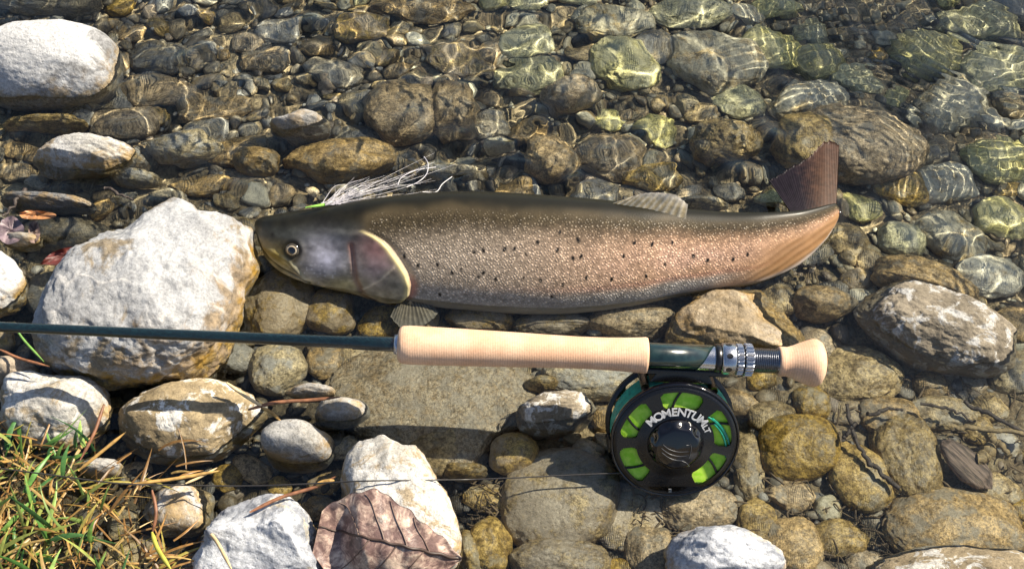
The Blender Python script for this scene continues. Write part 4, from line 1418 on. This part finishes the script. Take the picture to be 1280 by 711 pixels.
    for s in strokes:
        q = spline(s, 14) if len(s) > 2 else np.array(s, float)
        parts.append(tube(np.array([rl(x * 1.35 * R, y * 1.35 * R, ZF + 0.0092) for x, y in q]), 0.00032, 6))
    v, f = join(parts)
    o = mesh_from('emblem', v, f, M_EMB); o.parent = hub
    # lettering round the hub
    M_WHITE = simple_mat('letter_white', (0.62, 0.62, 0.62), 0.5)
    word = 'MOMENTUM'
    adv = {'M': 1.22, 'O': 1.08, 'E': 0.92, 'N': 1.08, 'T': 0.92, 'U': 1.06}
    tot = sum(adv[c] for c in word)
    a = 145.0; span = 104.0
    def put(ch, ang, rad, size, wide=1.02):
        V, F = text_mesh(ch, size)
        V[:, 0] *= wide
        ca, sa = math.cos(math.radians(ang)), math.sin(math.radians(ang))
        out = []
        for x, y, z in V:
            # baseline tangent runs clockwise
            px = (rad + y) * ca + x * sa; py = (rad + y) * sa - x * ca
            out.append(rl(px, py, ZF + 0.0016 + z))
        o = mesh_from('letter', np.array(out), F, M_WHITE, smooth_shade=False)
        o.parent = spool
    for c in word:
        st = span * adv[c] / tot
        put(c, a - st / 2, 0.49 * R, 0.0086)
        a -= st
    a -= 2
    for c in 'LT':
        put(c, a - 2.5, 0.485 * R, 0.0058, 1.1); a -= 7.5
    put('E', 270, 0.80 * R, 0.0042, 1.2)
    # foot joining the frame to the rod seat
    def block(name, x0, x1, y0, y1, z0, z1, taper=0.0):
        V = [rl(x + (taper if (x == x0 and y == y1) else -taper if (x == x1 and y == y1) else 0), y, z) for z in (z0, z1) for y in (y0, y1) for x in (x0, x1)]
        F = [(0, 1, 3, 2), (4, 6, 7, 5), (0, 4, 5, 1), (2, 3, 7, 6), (0, 2, 6, 4), (1, 5, 7, 3)]
        o = keep(mesh_from(name, np.array(V), F, M_BLACK, smooth_shade=False), root)
        md = o.modifiers.new('bevel', 'BEVEL'); md.width = 0.0009; md.segments = 2
        return o
    ytop = 99.0 * PXM / abs(float(RY @ UP)) - 15.5 * PXM
    block('foot_bridge', -0.021, 0.023, 0.93 * R, 1.10 * R, ZB - 0.001, 0.003, 0.004)
    block('foot_stem', -0.015, 0.017, 1.08 * R, ytop, -0.012, 0.000)
    block('reel_foot', -0.030, 0.032, ytop - 0.0025, ytop + 0.0016, -0.012, 0.003)
    return root


build_reel()

# ------------------------------------------------------------------ line running off the reel
def build_line():
    pts = [(785, 590.5, 0.004), (745, 592, 0.006), (690, 594.5, 0.007), (640, 597, 0.010), (585, 599, 0.012), (540, 599.5, 0.028), (470, 600.5, 0.040), (425, 602, 0.036), (370, 605, 0.030), (300, 607, 0.022), (230, 606, 0.026), (150, 604, 0.034), (70, 594, 0.036), (0, 585, 0.036), (-80, 575, 0.036)]
    P = spline([at(*p) for p in pts], 160)
    v, f = tube(P, 0.00055, 6)
    o = mesh_from('fishing_line', v, f, simple_mat('line_dark', (0.035, 0.032, 0.03), 0.35))
    tag(o, 'thin dark fishing line stretched from the reel over the stones to the grass', 'fishing line')


build_line()
# ------------------------------------------------------------------ big dead leaf on the pointed stone
def surface_hit(key, u, v):
    V, F, o = stone_objs[key]
    b = surface_hit.cache.get(key)
    if b is None:
        b = BVHTree.FromPolygons([tuple(x) for x in V], [tuple(int(i) for i in f) for f in F])
        surface_hit.cache[key] = b
    h = b.ray_cast(Vector(CAM), Vector(pray(u, v)))
    return None if h[0] is None else np.array(h[0])


surface_hit.cache = {}


def build_leaf():
    root = empty('dead_leaf', at(490, 680, 0.02))
    tag(root, 'big wet brown dead leaf with dark midrib draped over the pointed cream stone', 'leaf')
    base, tip = np.array([398.0, 658.0]), np.array([577.0, 699.0])
    ax = tip - base; L = np.hypot(*ax); ax /= L; nx = np.array([ax[1], -ax[0]])     # towards the top of the picture
    top = [(0, 20), (0.06, 34), (0.14, 46), (0.2, 52), (0.26, 58), (0.33, 62), (0.40, 60), (0.46, 52), (0.52, 50), (0.6, 44), (0.68, 34), (0.76, 29), (0.84, 22), (0.92, 13), (1.0, 1)]
    bot = [(0, -34), (0.1, -50), (0.25, -62), (0.5, -66), (0.7, -50), (0.85, -30), (1.0, -1)]
    n, m = 70, 60
    Q = np.zeros((n, m, 2))
    for i in range(n):
        s = i / (n - 1)
        a = np.interp(s, [p[0] for p in top], [p[1] for p in top]) + 1.6 * math.sin(s * 46) ; b = np.interp(s, [p[0] for p in bot], [p[1] for p in bot])
        for j in range(m):
            w = b + (a - b) * j / (m - 1)
            Q[i, j] = base + ax * L * s + nx * w
    P = np.full((n, m, 3), np.nan)
    hits = []
    for i in range(n):
        for j in range(m):
            h = surface_hit('pointed', *Q[i, j])
            if h is not None:
                P[i, j] = h; hits.append((Q[i, j, 0], Q[i, j, 1], h[2]))
    hits = np.array(hits)
    A = np.c_[hits[:, 0], hits[:, 1], np.ones(len(hits))]
    k, *_ = np.linalg.lstsq(A, hits[:, 2], rcond=None)
    Z = np.where(np.isnan(P[..., 2]), Q[..., 0] * k[0] + Q[..., 1] * k[1] + k[2], P[..., 2])
    Z0 = Z.copy()
    for _ in range(60):
        Zp = np.pad(Z, 1, mode='edge')
        Z = (Zp[:-2, 1:-1] + Zp[2:, 1:-1] + Zp[1:-1, :-2] + Zp[1:-1, 2:]) / 4
        Z = np.maximum(Z, np.where(np.isnan(P[..., 2]), -1, Z0 + 0.0004))
    Z += 0.0016
    ss = np.linspace(0, 1, n)[:, None]; jj = np.linspace(-1, 1, m)[None, :]
    Z += 0.0016 * np.maximum(0, np.abs(jj) - 0.6) * (1 + np.sin(ss * 21)) + 0.0006 * np.sin(ss * 30 + jj * 6)
    W = np.array([[at(Q[i, j, 0], Q[i, j, 1], Z[i, j], refract=False) for j in range(m)] for i in range(n)])
    up = W.reshape(-1, 3); lo = up - np.array([0, 0, 0.0004])
    Fg = grid_faces(n, m); idx = np.arange(n * m).reshape(n, m)
    loop = np.concatenate([idx[:, 0], idx[-1, 1:], idx[::-1, -1][1:], idx[0, ::-1][1:]])
    N0 = n * m
    Fa = np.vstack([Fg, Fg[:, ::-1] + N0, np.stack([loop[:-1], loop[1:], loop[1:] + N0, loop[:-1] + N0], -1)])
    t = NT('dead_leaf_brown')
    co = t.n('TexCoord').outputs['Object']
    a = t.noise(co, 75, 6, 0.68, 0.6); b = t.noise(co, 420, 4, 0.6); bl = t.noise(co, 42, 3, 0.5)
    c = t.mix(t.ramp(a, 0.44, 0.56), (0.15, 0.092, 0.08), (0.34, 0.235, 0.19))
    c = t.mix(t.ramp(a, 0.54, 0.62), c, (0.52, 0.40, 0.31))
    c = t.mix(t.math('MULTIPLY', t.ramp(bl, 0.58, 0.63), 0.85), c, (0.028, 0.018, 0.022))
    c = t.mix(1.0, c, t.ramp(b, 0.3, 0.7, 0.8, 1.2), 'MULTIPLY')
    p = t.principled(Base_Color=c, Roughness=0.45, Normal=t.bump(t.math('ADD', a, t.math('MULTIPLY', b, 0.4)), 0.5, 0.0015))
    blade = keep(mesh_from('blade', np.vstack([up, lo]), Fa, t.done(p.outputs[0])), root)
    mv = simple_mat('leaf_vein', (0.045, 0.026, 0.02), 0.5)
    lv = simple_mat('leaf_side_vein', (0.15, 0.10, 0.08), 0.5)

    def on(s, w):      # s along, w in -1..1 across
        i = s * (n - 1); j = (w + 1) / 2 * (m - 1)
        i0, j0 = int(min(i, n - 2)), int(min(j, m - 2)); fi, fj = i - i0, j - j0
        return (W[i0, j0] * (1 - fi) * (1 - fj) + W[i0 + 1, j0] * fi * (1 - fj) + W[i0, j0 + 1] * (1 - fi) * fj + W[i0 + 1, j0 + 1] * fi * fj) + np.array([0, 0, 0.0004])

    def w0(s):
        a_ = np.interp(s, [p[0] for p in top], [p[1] for p in top]); b_ = np.interp(s, [p[0] for p in bot], [p[1] for p in bot])
        return 2 * (0 - b_) / (a_ - b_) - 1
    P_ = [on(s, w0(s)) for s in np.linspace(0.0, 0.985, 40)]
    v, f = tube(np.array(P_), np.linspace(0.0006, 0.0013, 40), 8)
    rib = keep(mesh_from('midrib', v, f, mv), root)
    for s0, s1, side in ((0.78, 0.60, 1), (0.62, 0.42, 1), (0.46, 0.24, 1), (0.28, 0.08, 1), (0.74, 0.56, -1), (0.55, 0.36, -1), (0.36, 0.16, -1)):
        pts = []
        for x in np.linspace(0, 0.9, 16):
            s = s0 + (s1 - s0) * x
            wb = w0(s)
            wv = wb + ((1 if side > 0 else -1) - wb) * x ** 0.85
            pts.append(on(s, wv))
        v, f = tube(np.array(pts), np.linspace(0.0006, 0.00022, 16), 6)
        keep(mesh_from('vein', v, f, lv), root)


build_leaf()


# ------------------------------------------------------------------ small leaf scraps by the boulder
def scrap(pts, z, col, label, curl=0.004, seed=0, dz=0.0):
    pts = np.array(pts, float)
    c = pts.mean(0)
    n, m = 12, 28
    out = spline(np.vstack([pts, pts[:1]]), m + 1)[:-1]
    V = []
    for i in range(n):
        f = i / (n - 1)
        for k in range(m):
            q = c + (out[k] - c) * f
            zz = z + dz * (q[0] - c[0]) + curl * f * f * (0.6 + 0.4 * math.sin(k * 1.1 + seed)) + 0.0008 * math.sin(k * 2.3 + f * 4)
            V.append(at(q[0], q[1], zz, refract=False))
    V = np.array(V)
    F = grid_faces(n, m, True)
    V2 = np.vstack([V, V - np.array([0, 0, 0.0006])])
    Fa = np.vstack([F, F[:, ::-1] + n * m])
    t = NT('leaf_scrap')
    co = t.n('TexCoord').outputs['Object']
    a = t.noise(co, 160, 5, 0.65)
    cc = t.mix(t.ramp(a, 0.35, 0.65), tuple(x * 0.6 for x in col), tuple(min(1, x * 1.25) for x in col))
    p = t.principled(Base_Color=cc, Roughness=0.45, Normal=t.bump(a, 0.5, 0.001))
    o = mesh_from('leaf_scrap', V2, Fa, t.done(p.outputs[0]))
    tag(o, label, 'leaf', 'dead leaf scraps by the boulder')


scrap([(24, 266), (36, 263), (55, 264), (70, 268), (62, 273), (40, 274), (27, 272)], 0.012, (0.42, 0.20, 0.085), 'small orange-brown dead leaf curled behind the boulder')
scrap([(50, 330), (62, 318), (80, 310), (100, 309), (108, 312), (98, 324), (75, 331)], 0.008, (0.10, 0.022, 0.018), 'dark red dead leaf in the shadow of the boulder', 0.006)
scrap([(2, 275), (16, 270), (30, 284), (24, 300), (8, 305), (-4, 292)], 0.006, (0.17, 0.125, 0.14), 'purplish grey dead leaf scrap at the water edge', 0.004, 3)
scrap([(36, 279), (46, 277), (50, 292), (44, 303), (36, 300)], 0.004, (0.20, 0.14, 0.12), 'narrow grey-brown leaf scrap beside the orange-brown leaf', 0.003, 5)


# ------------------------------------------------------------------ white streamer fly behind the fish's head
def build_fly():
    root = empty('streamer_fly', at(405, 257, 0.02))
    tag(root, 'white fibre streamer fly lying behind the fish head', 'fishing fly')
    r = np.random.default_rng(3)
    parts = []
    ends = [(470, 212), (488, 217), (538, 198), (545, 208), (560, 206), (470, 225), (500, 236), (520, 240), (545, 241), (480, 230), (450, 226), (460, 240), (565, 222), (440, 232), (530, 226)]
    zb = 0.040
    for k in range(48):
        e = np.array(ends[r.integers(len(ends))], float) + r.normal(0, [10, 4])
        s = np.array([404 + r.uniform(-3, 22), 256.5 - r.uniform(0, 3)])
        f = r.uniform(0.45, 1.0) if k > 12 else 1.0
        e = s + (e - s) * f
        mid = (s + e) / 2 + np.array([0, -r.uniform(-2, 9)]) + (np.array([8, 3]) if e[0] > 530 else 0)
        z1 = r.uniform(0.012, 0.034)
        q = spline([(*s, zb), (*mid, (zb + z1) / 2 + r.uniform(-0.002, 0.004)), (*e, z1)], 12)
        parts.append(tube(np.array([at(a, b, z, refract=False) for a, b, z in q]), np.linspace(0.00022, 0.00008, 12) * r.uniform(0.7, 1.3), 4, caps=False))
    for (pp) in ([(530, 196), (535, 205), (533, 218), (522, 228), (508, 234)], [(545, 209), (520, 213), (502, 222), (497, 232)], [(565, 221), (553, 230), (545, 240), (528, 240)]):
        q = spline([(*p, 0.022 + 0.004 * i) for i, p in enumerate(pp)], 18)
        parts.append(tube(np.array([at(a, b, z, refract=False) for a, b, z in q]), 0.0004, 5, caps=False))
    V, F = join(parts)
    t = NT('white_fibre')
    co = t.n('TexCoord').outputs['Object']
    c = t.mix(t.ramp(t.noise(co, 90, 3), 0.4, 0.6), (0.40, 0.385, 0.43), (0.56, 0.54, 0.55))
    p = t.principled(Base_Color=c, Roughness=0.35)
    o = mesh_from('fibres', V, F, t.done(p.outputs[0])); o['kind'] = 'stuff'
    keep(o, root)
    q = spline([at(382, 259.5, 0.043, False), at(392, 258, 0.044, False), (at(406, 256, 0.043, False))], 14)
    v, f = tube(q, np.linspace(0.0004, 0.0014, 14), 8)
    keep(mesh_from('head', v, f, simple_mat('fly_green', (0.30, 0.62, 0.10), 0.4)), root)


build_fly()


# ------------------------------------------------------------------ drift: twigs, wood chip, dry stems
BARK = simple_mat('twig_dark', (0.055, 0.042, 0.035), 0.7, 0, 0, 0.4, 500, 0.6)
PALEW = simple_mat('twig_pale', (0.24, 0.175, 0.09), 0.7, 0, 0, 0.35, 400, 0.6)


def twig(pts, r0, r1, mat, label, dz=0.010, zs=None, name='twig', group='drift twigs in the shallows'):
    r = np.random.default_rng(int(pts[0][0] * 3 + pts[0][1]))
    P = []
    for i, p in enumerate(pts):
        if zs is not None:
            P.append(at(p[0], p[1], zs[i]))
        else:
            P.append(at_bed(p[0], p[1], dz))
    n = 10 * len(pts)
    P = spline(P, n)
    P = P + 0.0014 * np.stack([vnoise(np.stack([np.arange(n) * 0.45, np.full(n, k * 9.1), np.full(n, pts[0][0])], -1), k) for k in range(3)], -1)
    v, f = tube(P, np.linspace(r0, r1, n) * (1 + 0.35 * vnoise(np.stack([np.arange(n) * 0.8, np.zeros(n), np.zeros(n)], -1), 4)), 8)
    o = mesh_from(name, v, f, mat)
    tag(o, label, 'twig', group)
    return o


twig([(1058, 505), (1066, 535), (1078, 565), (1100, 590), (1124, 611)], 0.0013, 0.0024, BARK, 'dark crooked twig lying between the olive stones', zs=[-0.008, -0.009, -0.010, -0.011, -0.013])
twig([(1052, 552), (1060, 540), (1068, 528)], 0.0012, 0.0016, BARK, 'short side twig leaning on the dark crooked twig', zs=[-0.012, -0.008, -0.006])
twig([(1190, 534), (1225, 536), (1290, 543)], 0.0018, 0.0024, PALEW, 'straight pale twig beside the driftwood chip', zs=[-0.012, -0.011, -0.010])
twig([(1205, 503), (1245, 520), (1290, 545)], 0.0016, 0.0020, BARK, 'thin brown twig above the straight pale twig', zs=[-0.012, -0.011, -0.010])
twig([(1238, 545), (1250, 556), (1262, 570)], 0.0030, 0.0024, PALEW, 'stubby pale stick right of the driftwood chip', zs=[-0.010, -0.010, -0.011])
twig([(1225, 575), (1238, 560), (1244, 552)], 0.0045, 0.0036, PALEW, 'thick stubby stick touching the driftwood chip', zs=[-0.014, -0.013, -0.012])
twig([(1085, 518), (1110, 511), (1130, 515)], 0.0016, 0.0010, BARK, 'dark twig lying on the silt covered stone', zs=[-0.010, -0.009, -0.010])
twig([(1150, 505), (1190, 512), (1220, 528)], 0.0012, 0.0010, BARK, 'thin dark twig across the half buried ochre stone', zs=[-0.010, -0.010, -0.011])
twig([(985, 330), (1002, 331), (1022, 333)], 0.0012, 0.0009, BARK, 'thin dark twig just below the tail bend', zs=[-0.022, -0.022, -0.022])
twig([(30, 238), (22, 250), (5, 270)], 0.002, 0.001, BARK, 'dark twig end at the slate-blue stone', zs=[0.006, 0.006, 0.004])
twig([(133, 235), (150, 243), (168, 250)], 0.0012, 0.0009, BARK, 'thin dark twig behind the large boulder', zs=[0.004, 0.006, 0.008])


def build_chip():
    a, b = at(1177, 551, -0.013), at(1240, 611, -0.019)
    ax = b - a; L = np.linalg.norm(ax); ax /= L
    side = np.cross(ax, [0, 0, 1.0]); side /= np.linalg.norm(side); up = np.cross(side, ax)
    n, m = 60, 40
    V = np.zeros((n, m, 3))
    for i in range(n):
        s = i / (n - 1)
        w = 0.0125 * np.interp(s, [0, 0.06, 0.3, 0.6, 0.85, 1], [0.02, 0.45, 0.85, 1.0, 0.7, 0.03])
        h = 0.0045 * np.interp(s, [0, 0.1, 0.8, 1], [0.05, 1, 1, 0.08])
        for j in range(m):
            t = 2 * math.pi * j / m
            x = math.copysign(abs(math.cos(t)) ** 0.7, math.cos(t)) * w; y = math.copysign(abs(math.sin(t)) ** 0.6, math.sin(t)) * h
            g = 0.0006 * math.sin(x * 2600 + 0.8 * math.sin(s * 9)) + 0.0003 * math.sin(x * 5200 + s * 4)
            V[i, j] = a + ax * L * s + side * x + up * y
    V = V.reshape(-1, 3)
    F = [tuple(q) for q in grid_faces(n, m, True).tolist()] + [tuple(range(m))[::-1], tuple((n - 1) * m + k for k in range(m))]
    t = NT('driftwood')
    mp = t.n('Mapping'); t.set(mp.inputs[0], t.n('TexCoord').outputs['Object'])
    ang = math.atan2(ax[1], ax[0])
    mp.inputs['Rotation'].default_value = (0, 0, -ang); mp.inputs['Scale'].default_value = (1, 1, 1)
    mp2 = t.n('Mapping'); t.set(mp2.inputs[0], mp.outputs[0]); mp2.inputs['Scale'].default_value = (40, 520, 300)
    g = t.noise(mp2.outputs[0], 1.0, 4, 0.6)
    k = t.noise(mp.outputs[0], 120, 4)
    c = t.mix(t.ramp(g, 0.35, 0.65), (0.05, 0.036, 0.03), (0.23, 0.165, 0.13))
    c = t.mix(t.ramp(k, 0.5, 0.75, 0, 0.5), c, (0.16, 0.12, 0.08))
    p = t.principled(Base_Color=c, Roughness=0.75, Normal=t.bump(g, 0.7, 0.0012))
    o = mesh_from('driftwood_chip', V, F, t.done(p.outputs[0]))
    tag(o, 'flat grey-brown chip of driftwood lying on the shallow bed', 'driftwood')


build_chip()

STRAW = simple_mat('straw_ochre', (0.42, 0.25, 0.075), 0.6, 0, 0, 0.35, 200)
REDST = simple_mat('straw_red', (0.20, 0.085, 0.04), 0.55, 0, 0, 0.35, 200)
PALEST = simple_mat('straw_pale', (0.62, 0.46, 0.25), 0.6, 0, 0, 0.2, 200)


def stem(pts, zs, r, mat, label):
    P = spline([at(p[0], p[1], z, refract=False) for p, z in zip(pts, zs)], 12 * len(pts))
    n = len(P)
    v, f = tube(P, np.interp(np.linspace(0, 1, n), [0, 0.15, 0.8, 1], [0.5 * r, r, r, 0.3 * r]), 7)
    o = mesh_from('dry_stem', v, f, mat)
    tag(o, label, 'grass stem', 'dry stems on the stones')


stem([(312, 640), (350, 622), (395, 608), (420, 595)], [0.034, 0.032, 0.030, 0.032], 0.0013, REDST, 'reddish dry stem lying from the blue-white rock to the leaf stone')
stem([(395, 606), (405, 602), (418, 600)], [0.031, 0.032, 0.033], 0.0016, STRAW, 'ragged straw tip at the end of the reddish stem')
stem([(258, 661), (272, 678), (290, 712)], [0.030, 0.040, 0.052], 0.0013, PALEST, 'pale straw standing up in front of the blue-white rock')
stem([(190, 665), (197, 685), (214, 712)], [0.030, 0.032, 0.034], 0.0016, simple_mat('stem_yellow', (0.36, 0.34, 0.05), 0.5), 'yellow-green blade beside the banded stone')
stem([(98, 588), (125, 566), (157, 540)], [0.036, 0.040, 0.046], 0.0012, STRAW, 'orange straw sloping over the cracked creamy stone')
stem([(283, 478), (310, 497), (332, 510)], [0.034, 0.026, 0.020], 0.0013, PALEST, 'pale straw on the broad grey-brown stone')
stem([(310, 512), (345, 503), (388, 500), (425, 496)], [0.022, 0.020, 0.018, 0.020], 0.0014, REDST, 'brown dry stem stretched below the boulder')
stem([(325, 508), (340, 516), (352, 527)], [0.020, 0.018, 0.016], 0.0012, STRAW, 'tan straw bits crossing the brown dry stem')
stem([(165, 605), (220, 598), (275, 588)], [0.030, 0.030, 0.028], 0.0013, STRAW, 'ochre straw along the front of the broad stone')
stem([(190, 612), (195, 640), (190, 668)], [0.036, 0.034, 0.028], 0.0012, REDST, 'brown straw bent over the banded stone')
stem([(232, 604), (250, 596), (272, 584)], [0.030, 0.028, 0.027], 0.0009, PALEST, 'thin pale straw by the fishing line')
stem([(64, 403), (80, 395), (104, 384)], [0.050, 0.054, 0.060], 0.0006, PALEST, 'fine pale stalk sticking up against the boulder')
stem([(15, 403), (30, 425), (55, 452)], [0.05, 0.045, 0.040], 0.0009, simple_mat('stem_green', (0.13, 0.27, 0.05), 0.5), 'green blade under the rod by the boulder')
stem([(0, 437), (25, 448), (62, 458)], [0.045, 0.042, 0.040], 0.0011, REDST, 'red-brown stem on the pinkish stone')
stem([(130, 505), (118, 540), (100, 575)], [0.042, 0.040, 0.036], 0.0012, REDST, 'red-brown stem hanging down the creamy stone')


# ------------------------------------------------------------------ grass tuft on the bank
def blades(name, N, mat_cols, label, seed, lean, width, length, zone, cat='grass'):
    r = np.random.default_rng(seed)
    Vs, Fs, Cs, n0 = [], [], [], 0
    for k in range(N):
        u, v = zone(r)
        base = at(u, v, 0.016 + r.uniform(-0.006, 0.006), refract=False)
        L = r.uniform(*length); w = r.uniform(*width)
        az = r.normal(lean[0], lean[1]); el = r.uniform(*lean[2])
        d = np.array([math.cos(az) * math.cos(el), math.sin(az) * math.cos(el), math.sin(el)])
        sd = np.cross(d, [0, 0, 1.0]); sd /= np.linalg.norm(sd) + 1e-9
        tw = r.uniform(-0.9, 0.9)
        sd = sd * math.cos(tw) + np.cross(d, sd) * math.sin(tw)
        m = 7
        bend = r.uniform(0.1, 0.9)
        side = r.normal(0, 0.25)
        pts = []
        for i in range(m):
            s = i / (m - 1)
            p = base + d * L * s + np.array([0, 0, -bend * L * s * s * 0.55]) + sd * side * L * s * s
            pts.append(p)
        c = np.array(mat_cols[r.integers(len(mat_cols))]) * r.uniform(0.7, 1.3)
        for i, p in enumerate(pts):
            s = i / (m - 1)
            ww = w * (1 - s ** 1.8) * (0.55 + 0.9 * s if s < 0.5 else 1.0)
            nn = np.cross(sd, d)
            Vs += [p - sd * ww, p + nn * ww * 0.35, p + sd * ww]
            Cs += [c * (0.8 + 0.4 * s)] * 3
        for i in range(m - 1):
            a = n0 + 3 * i
            Fs += [(a, a + 1, a + 4, a + 3), (a + 1, a + 2, a + 5, a + 4)]
        n0 += 3 * m
    t = NT(name + '_mat')
    va = t.n('VertexColor', layer_name='tint')
    co = t.n('TexCoord').outputs['Object']
    c = t.mix(1.0, va.outputs[0], t.ramp(t.noise(co, 260, 3), 0.3, 0.7, 0.75, 1.25), 'MULTIPLY')
    p = t.principled(Base_Color=c, Roughness=0.4)
    tr = t.n('BsdfTranslucent'); t.set(tr.inputs[0], c)
    mx = t.n('MixShader'); mx.inputs[0].default_value = 0.3
    t.t.links.new(p.outputs[0], mx.inputs[1]); t.t.links.new(tr.outputs[0], mx.inputs[2])
    o = mesh_from(name, np.array(Vs), Fs, t.done(mx.outputs[0]), cols=np.array(Cs))
    tag(o, label, cat, kind='stuff')


def zone_green(r):
    while True:
        u, v = r.uniform(-60, 150), r.uniform(555, 760)
        if u < 150 - (v - 555) * -0.05 and r.uniform() < 1 - max(0, (u - 40) / 130):
            return u, v


def zone_straw(r):
    while True:
        u, v = r.uniform(-60, 235), r.uniform(545, 750)
        if u < 60 + (v - 540) * 0.9 or r.uniform() < 0.15:
            return u, v


blades('green_grass', 130, [(0.10, 0.24, 0.045), (0.16, 0.30, 0.06), (0.24, 0.36, 0.09), (0.08, 0.20, 0.06), (0.30, 0.34, 0.08)], 'short green grass blades of the tuft at the bank', 21, (1.2, 1.1, (0.15, 1.1)), (0.0012, 0.0028), (0.016, 0.045), zone_green)
blades('dry_straw', 300, [(0.40, 0.24, 0.07), (0.30, 0.16, 0.05), (0.48, 0.33, 0.12), (0.22, 0.12, 0.04), (0.36, 0.30, 0.07)], 'matted ochre dry straw around the grass tuft', 22, (0.7, 1.3, (-0.05, 0.4)), (0.0007, 0.0016), (0.015, 0.05), zone_straw, 'straw')


# ------------------------------------------------------------------ rotting plant bits on the bed at the right
def build_debris():
    r = np.random.default_rng(41)
    parts = []
    for k in range(420):
        zone = r.integers(4)
        u, v = [(r.uniform(1040, 1280), r.uniform(470, 640)), (r.uniform(930, 1120), r.uniform(585, 700)), (r.uniform(590, 660), r.uniform(600, 660)), (r.uniform(790, 900), r.uniform(600, 690))][zone]
        p = at_bed(u, v, 0.003 + r.uniform(0, 0.006))
        L = r.uniform(0.003, 0.016); a = r.uniform(0, 6.28)
        d = np.array([math.cos(a), math.sin(a), r.normal(0, 0.2)]) * L
        q = spline([p - d / 2, p + np.array([0, 0, 0.001]) + r.normal(0, 0.001, 3), p + d / 2], 6)
        parts.append(tube(q, r.uniform(0.0003, 0.0009), 5, caps=False))
    V, F = join(parts)
    o = mesh_from('plant_debris', V, F, simple_mat('debris_brown', (0.12, 0.085, 0.05), 0.8, 0, 0, 0.5, 120))
    tag(o, 'rotting brown plant bits scattered between the stones', 'debris', kind='stuff')


build_debris()
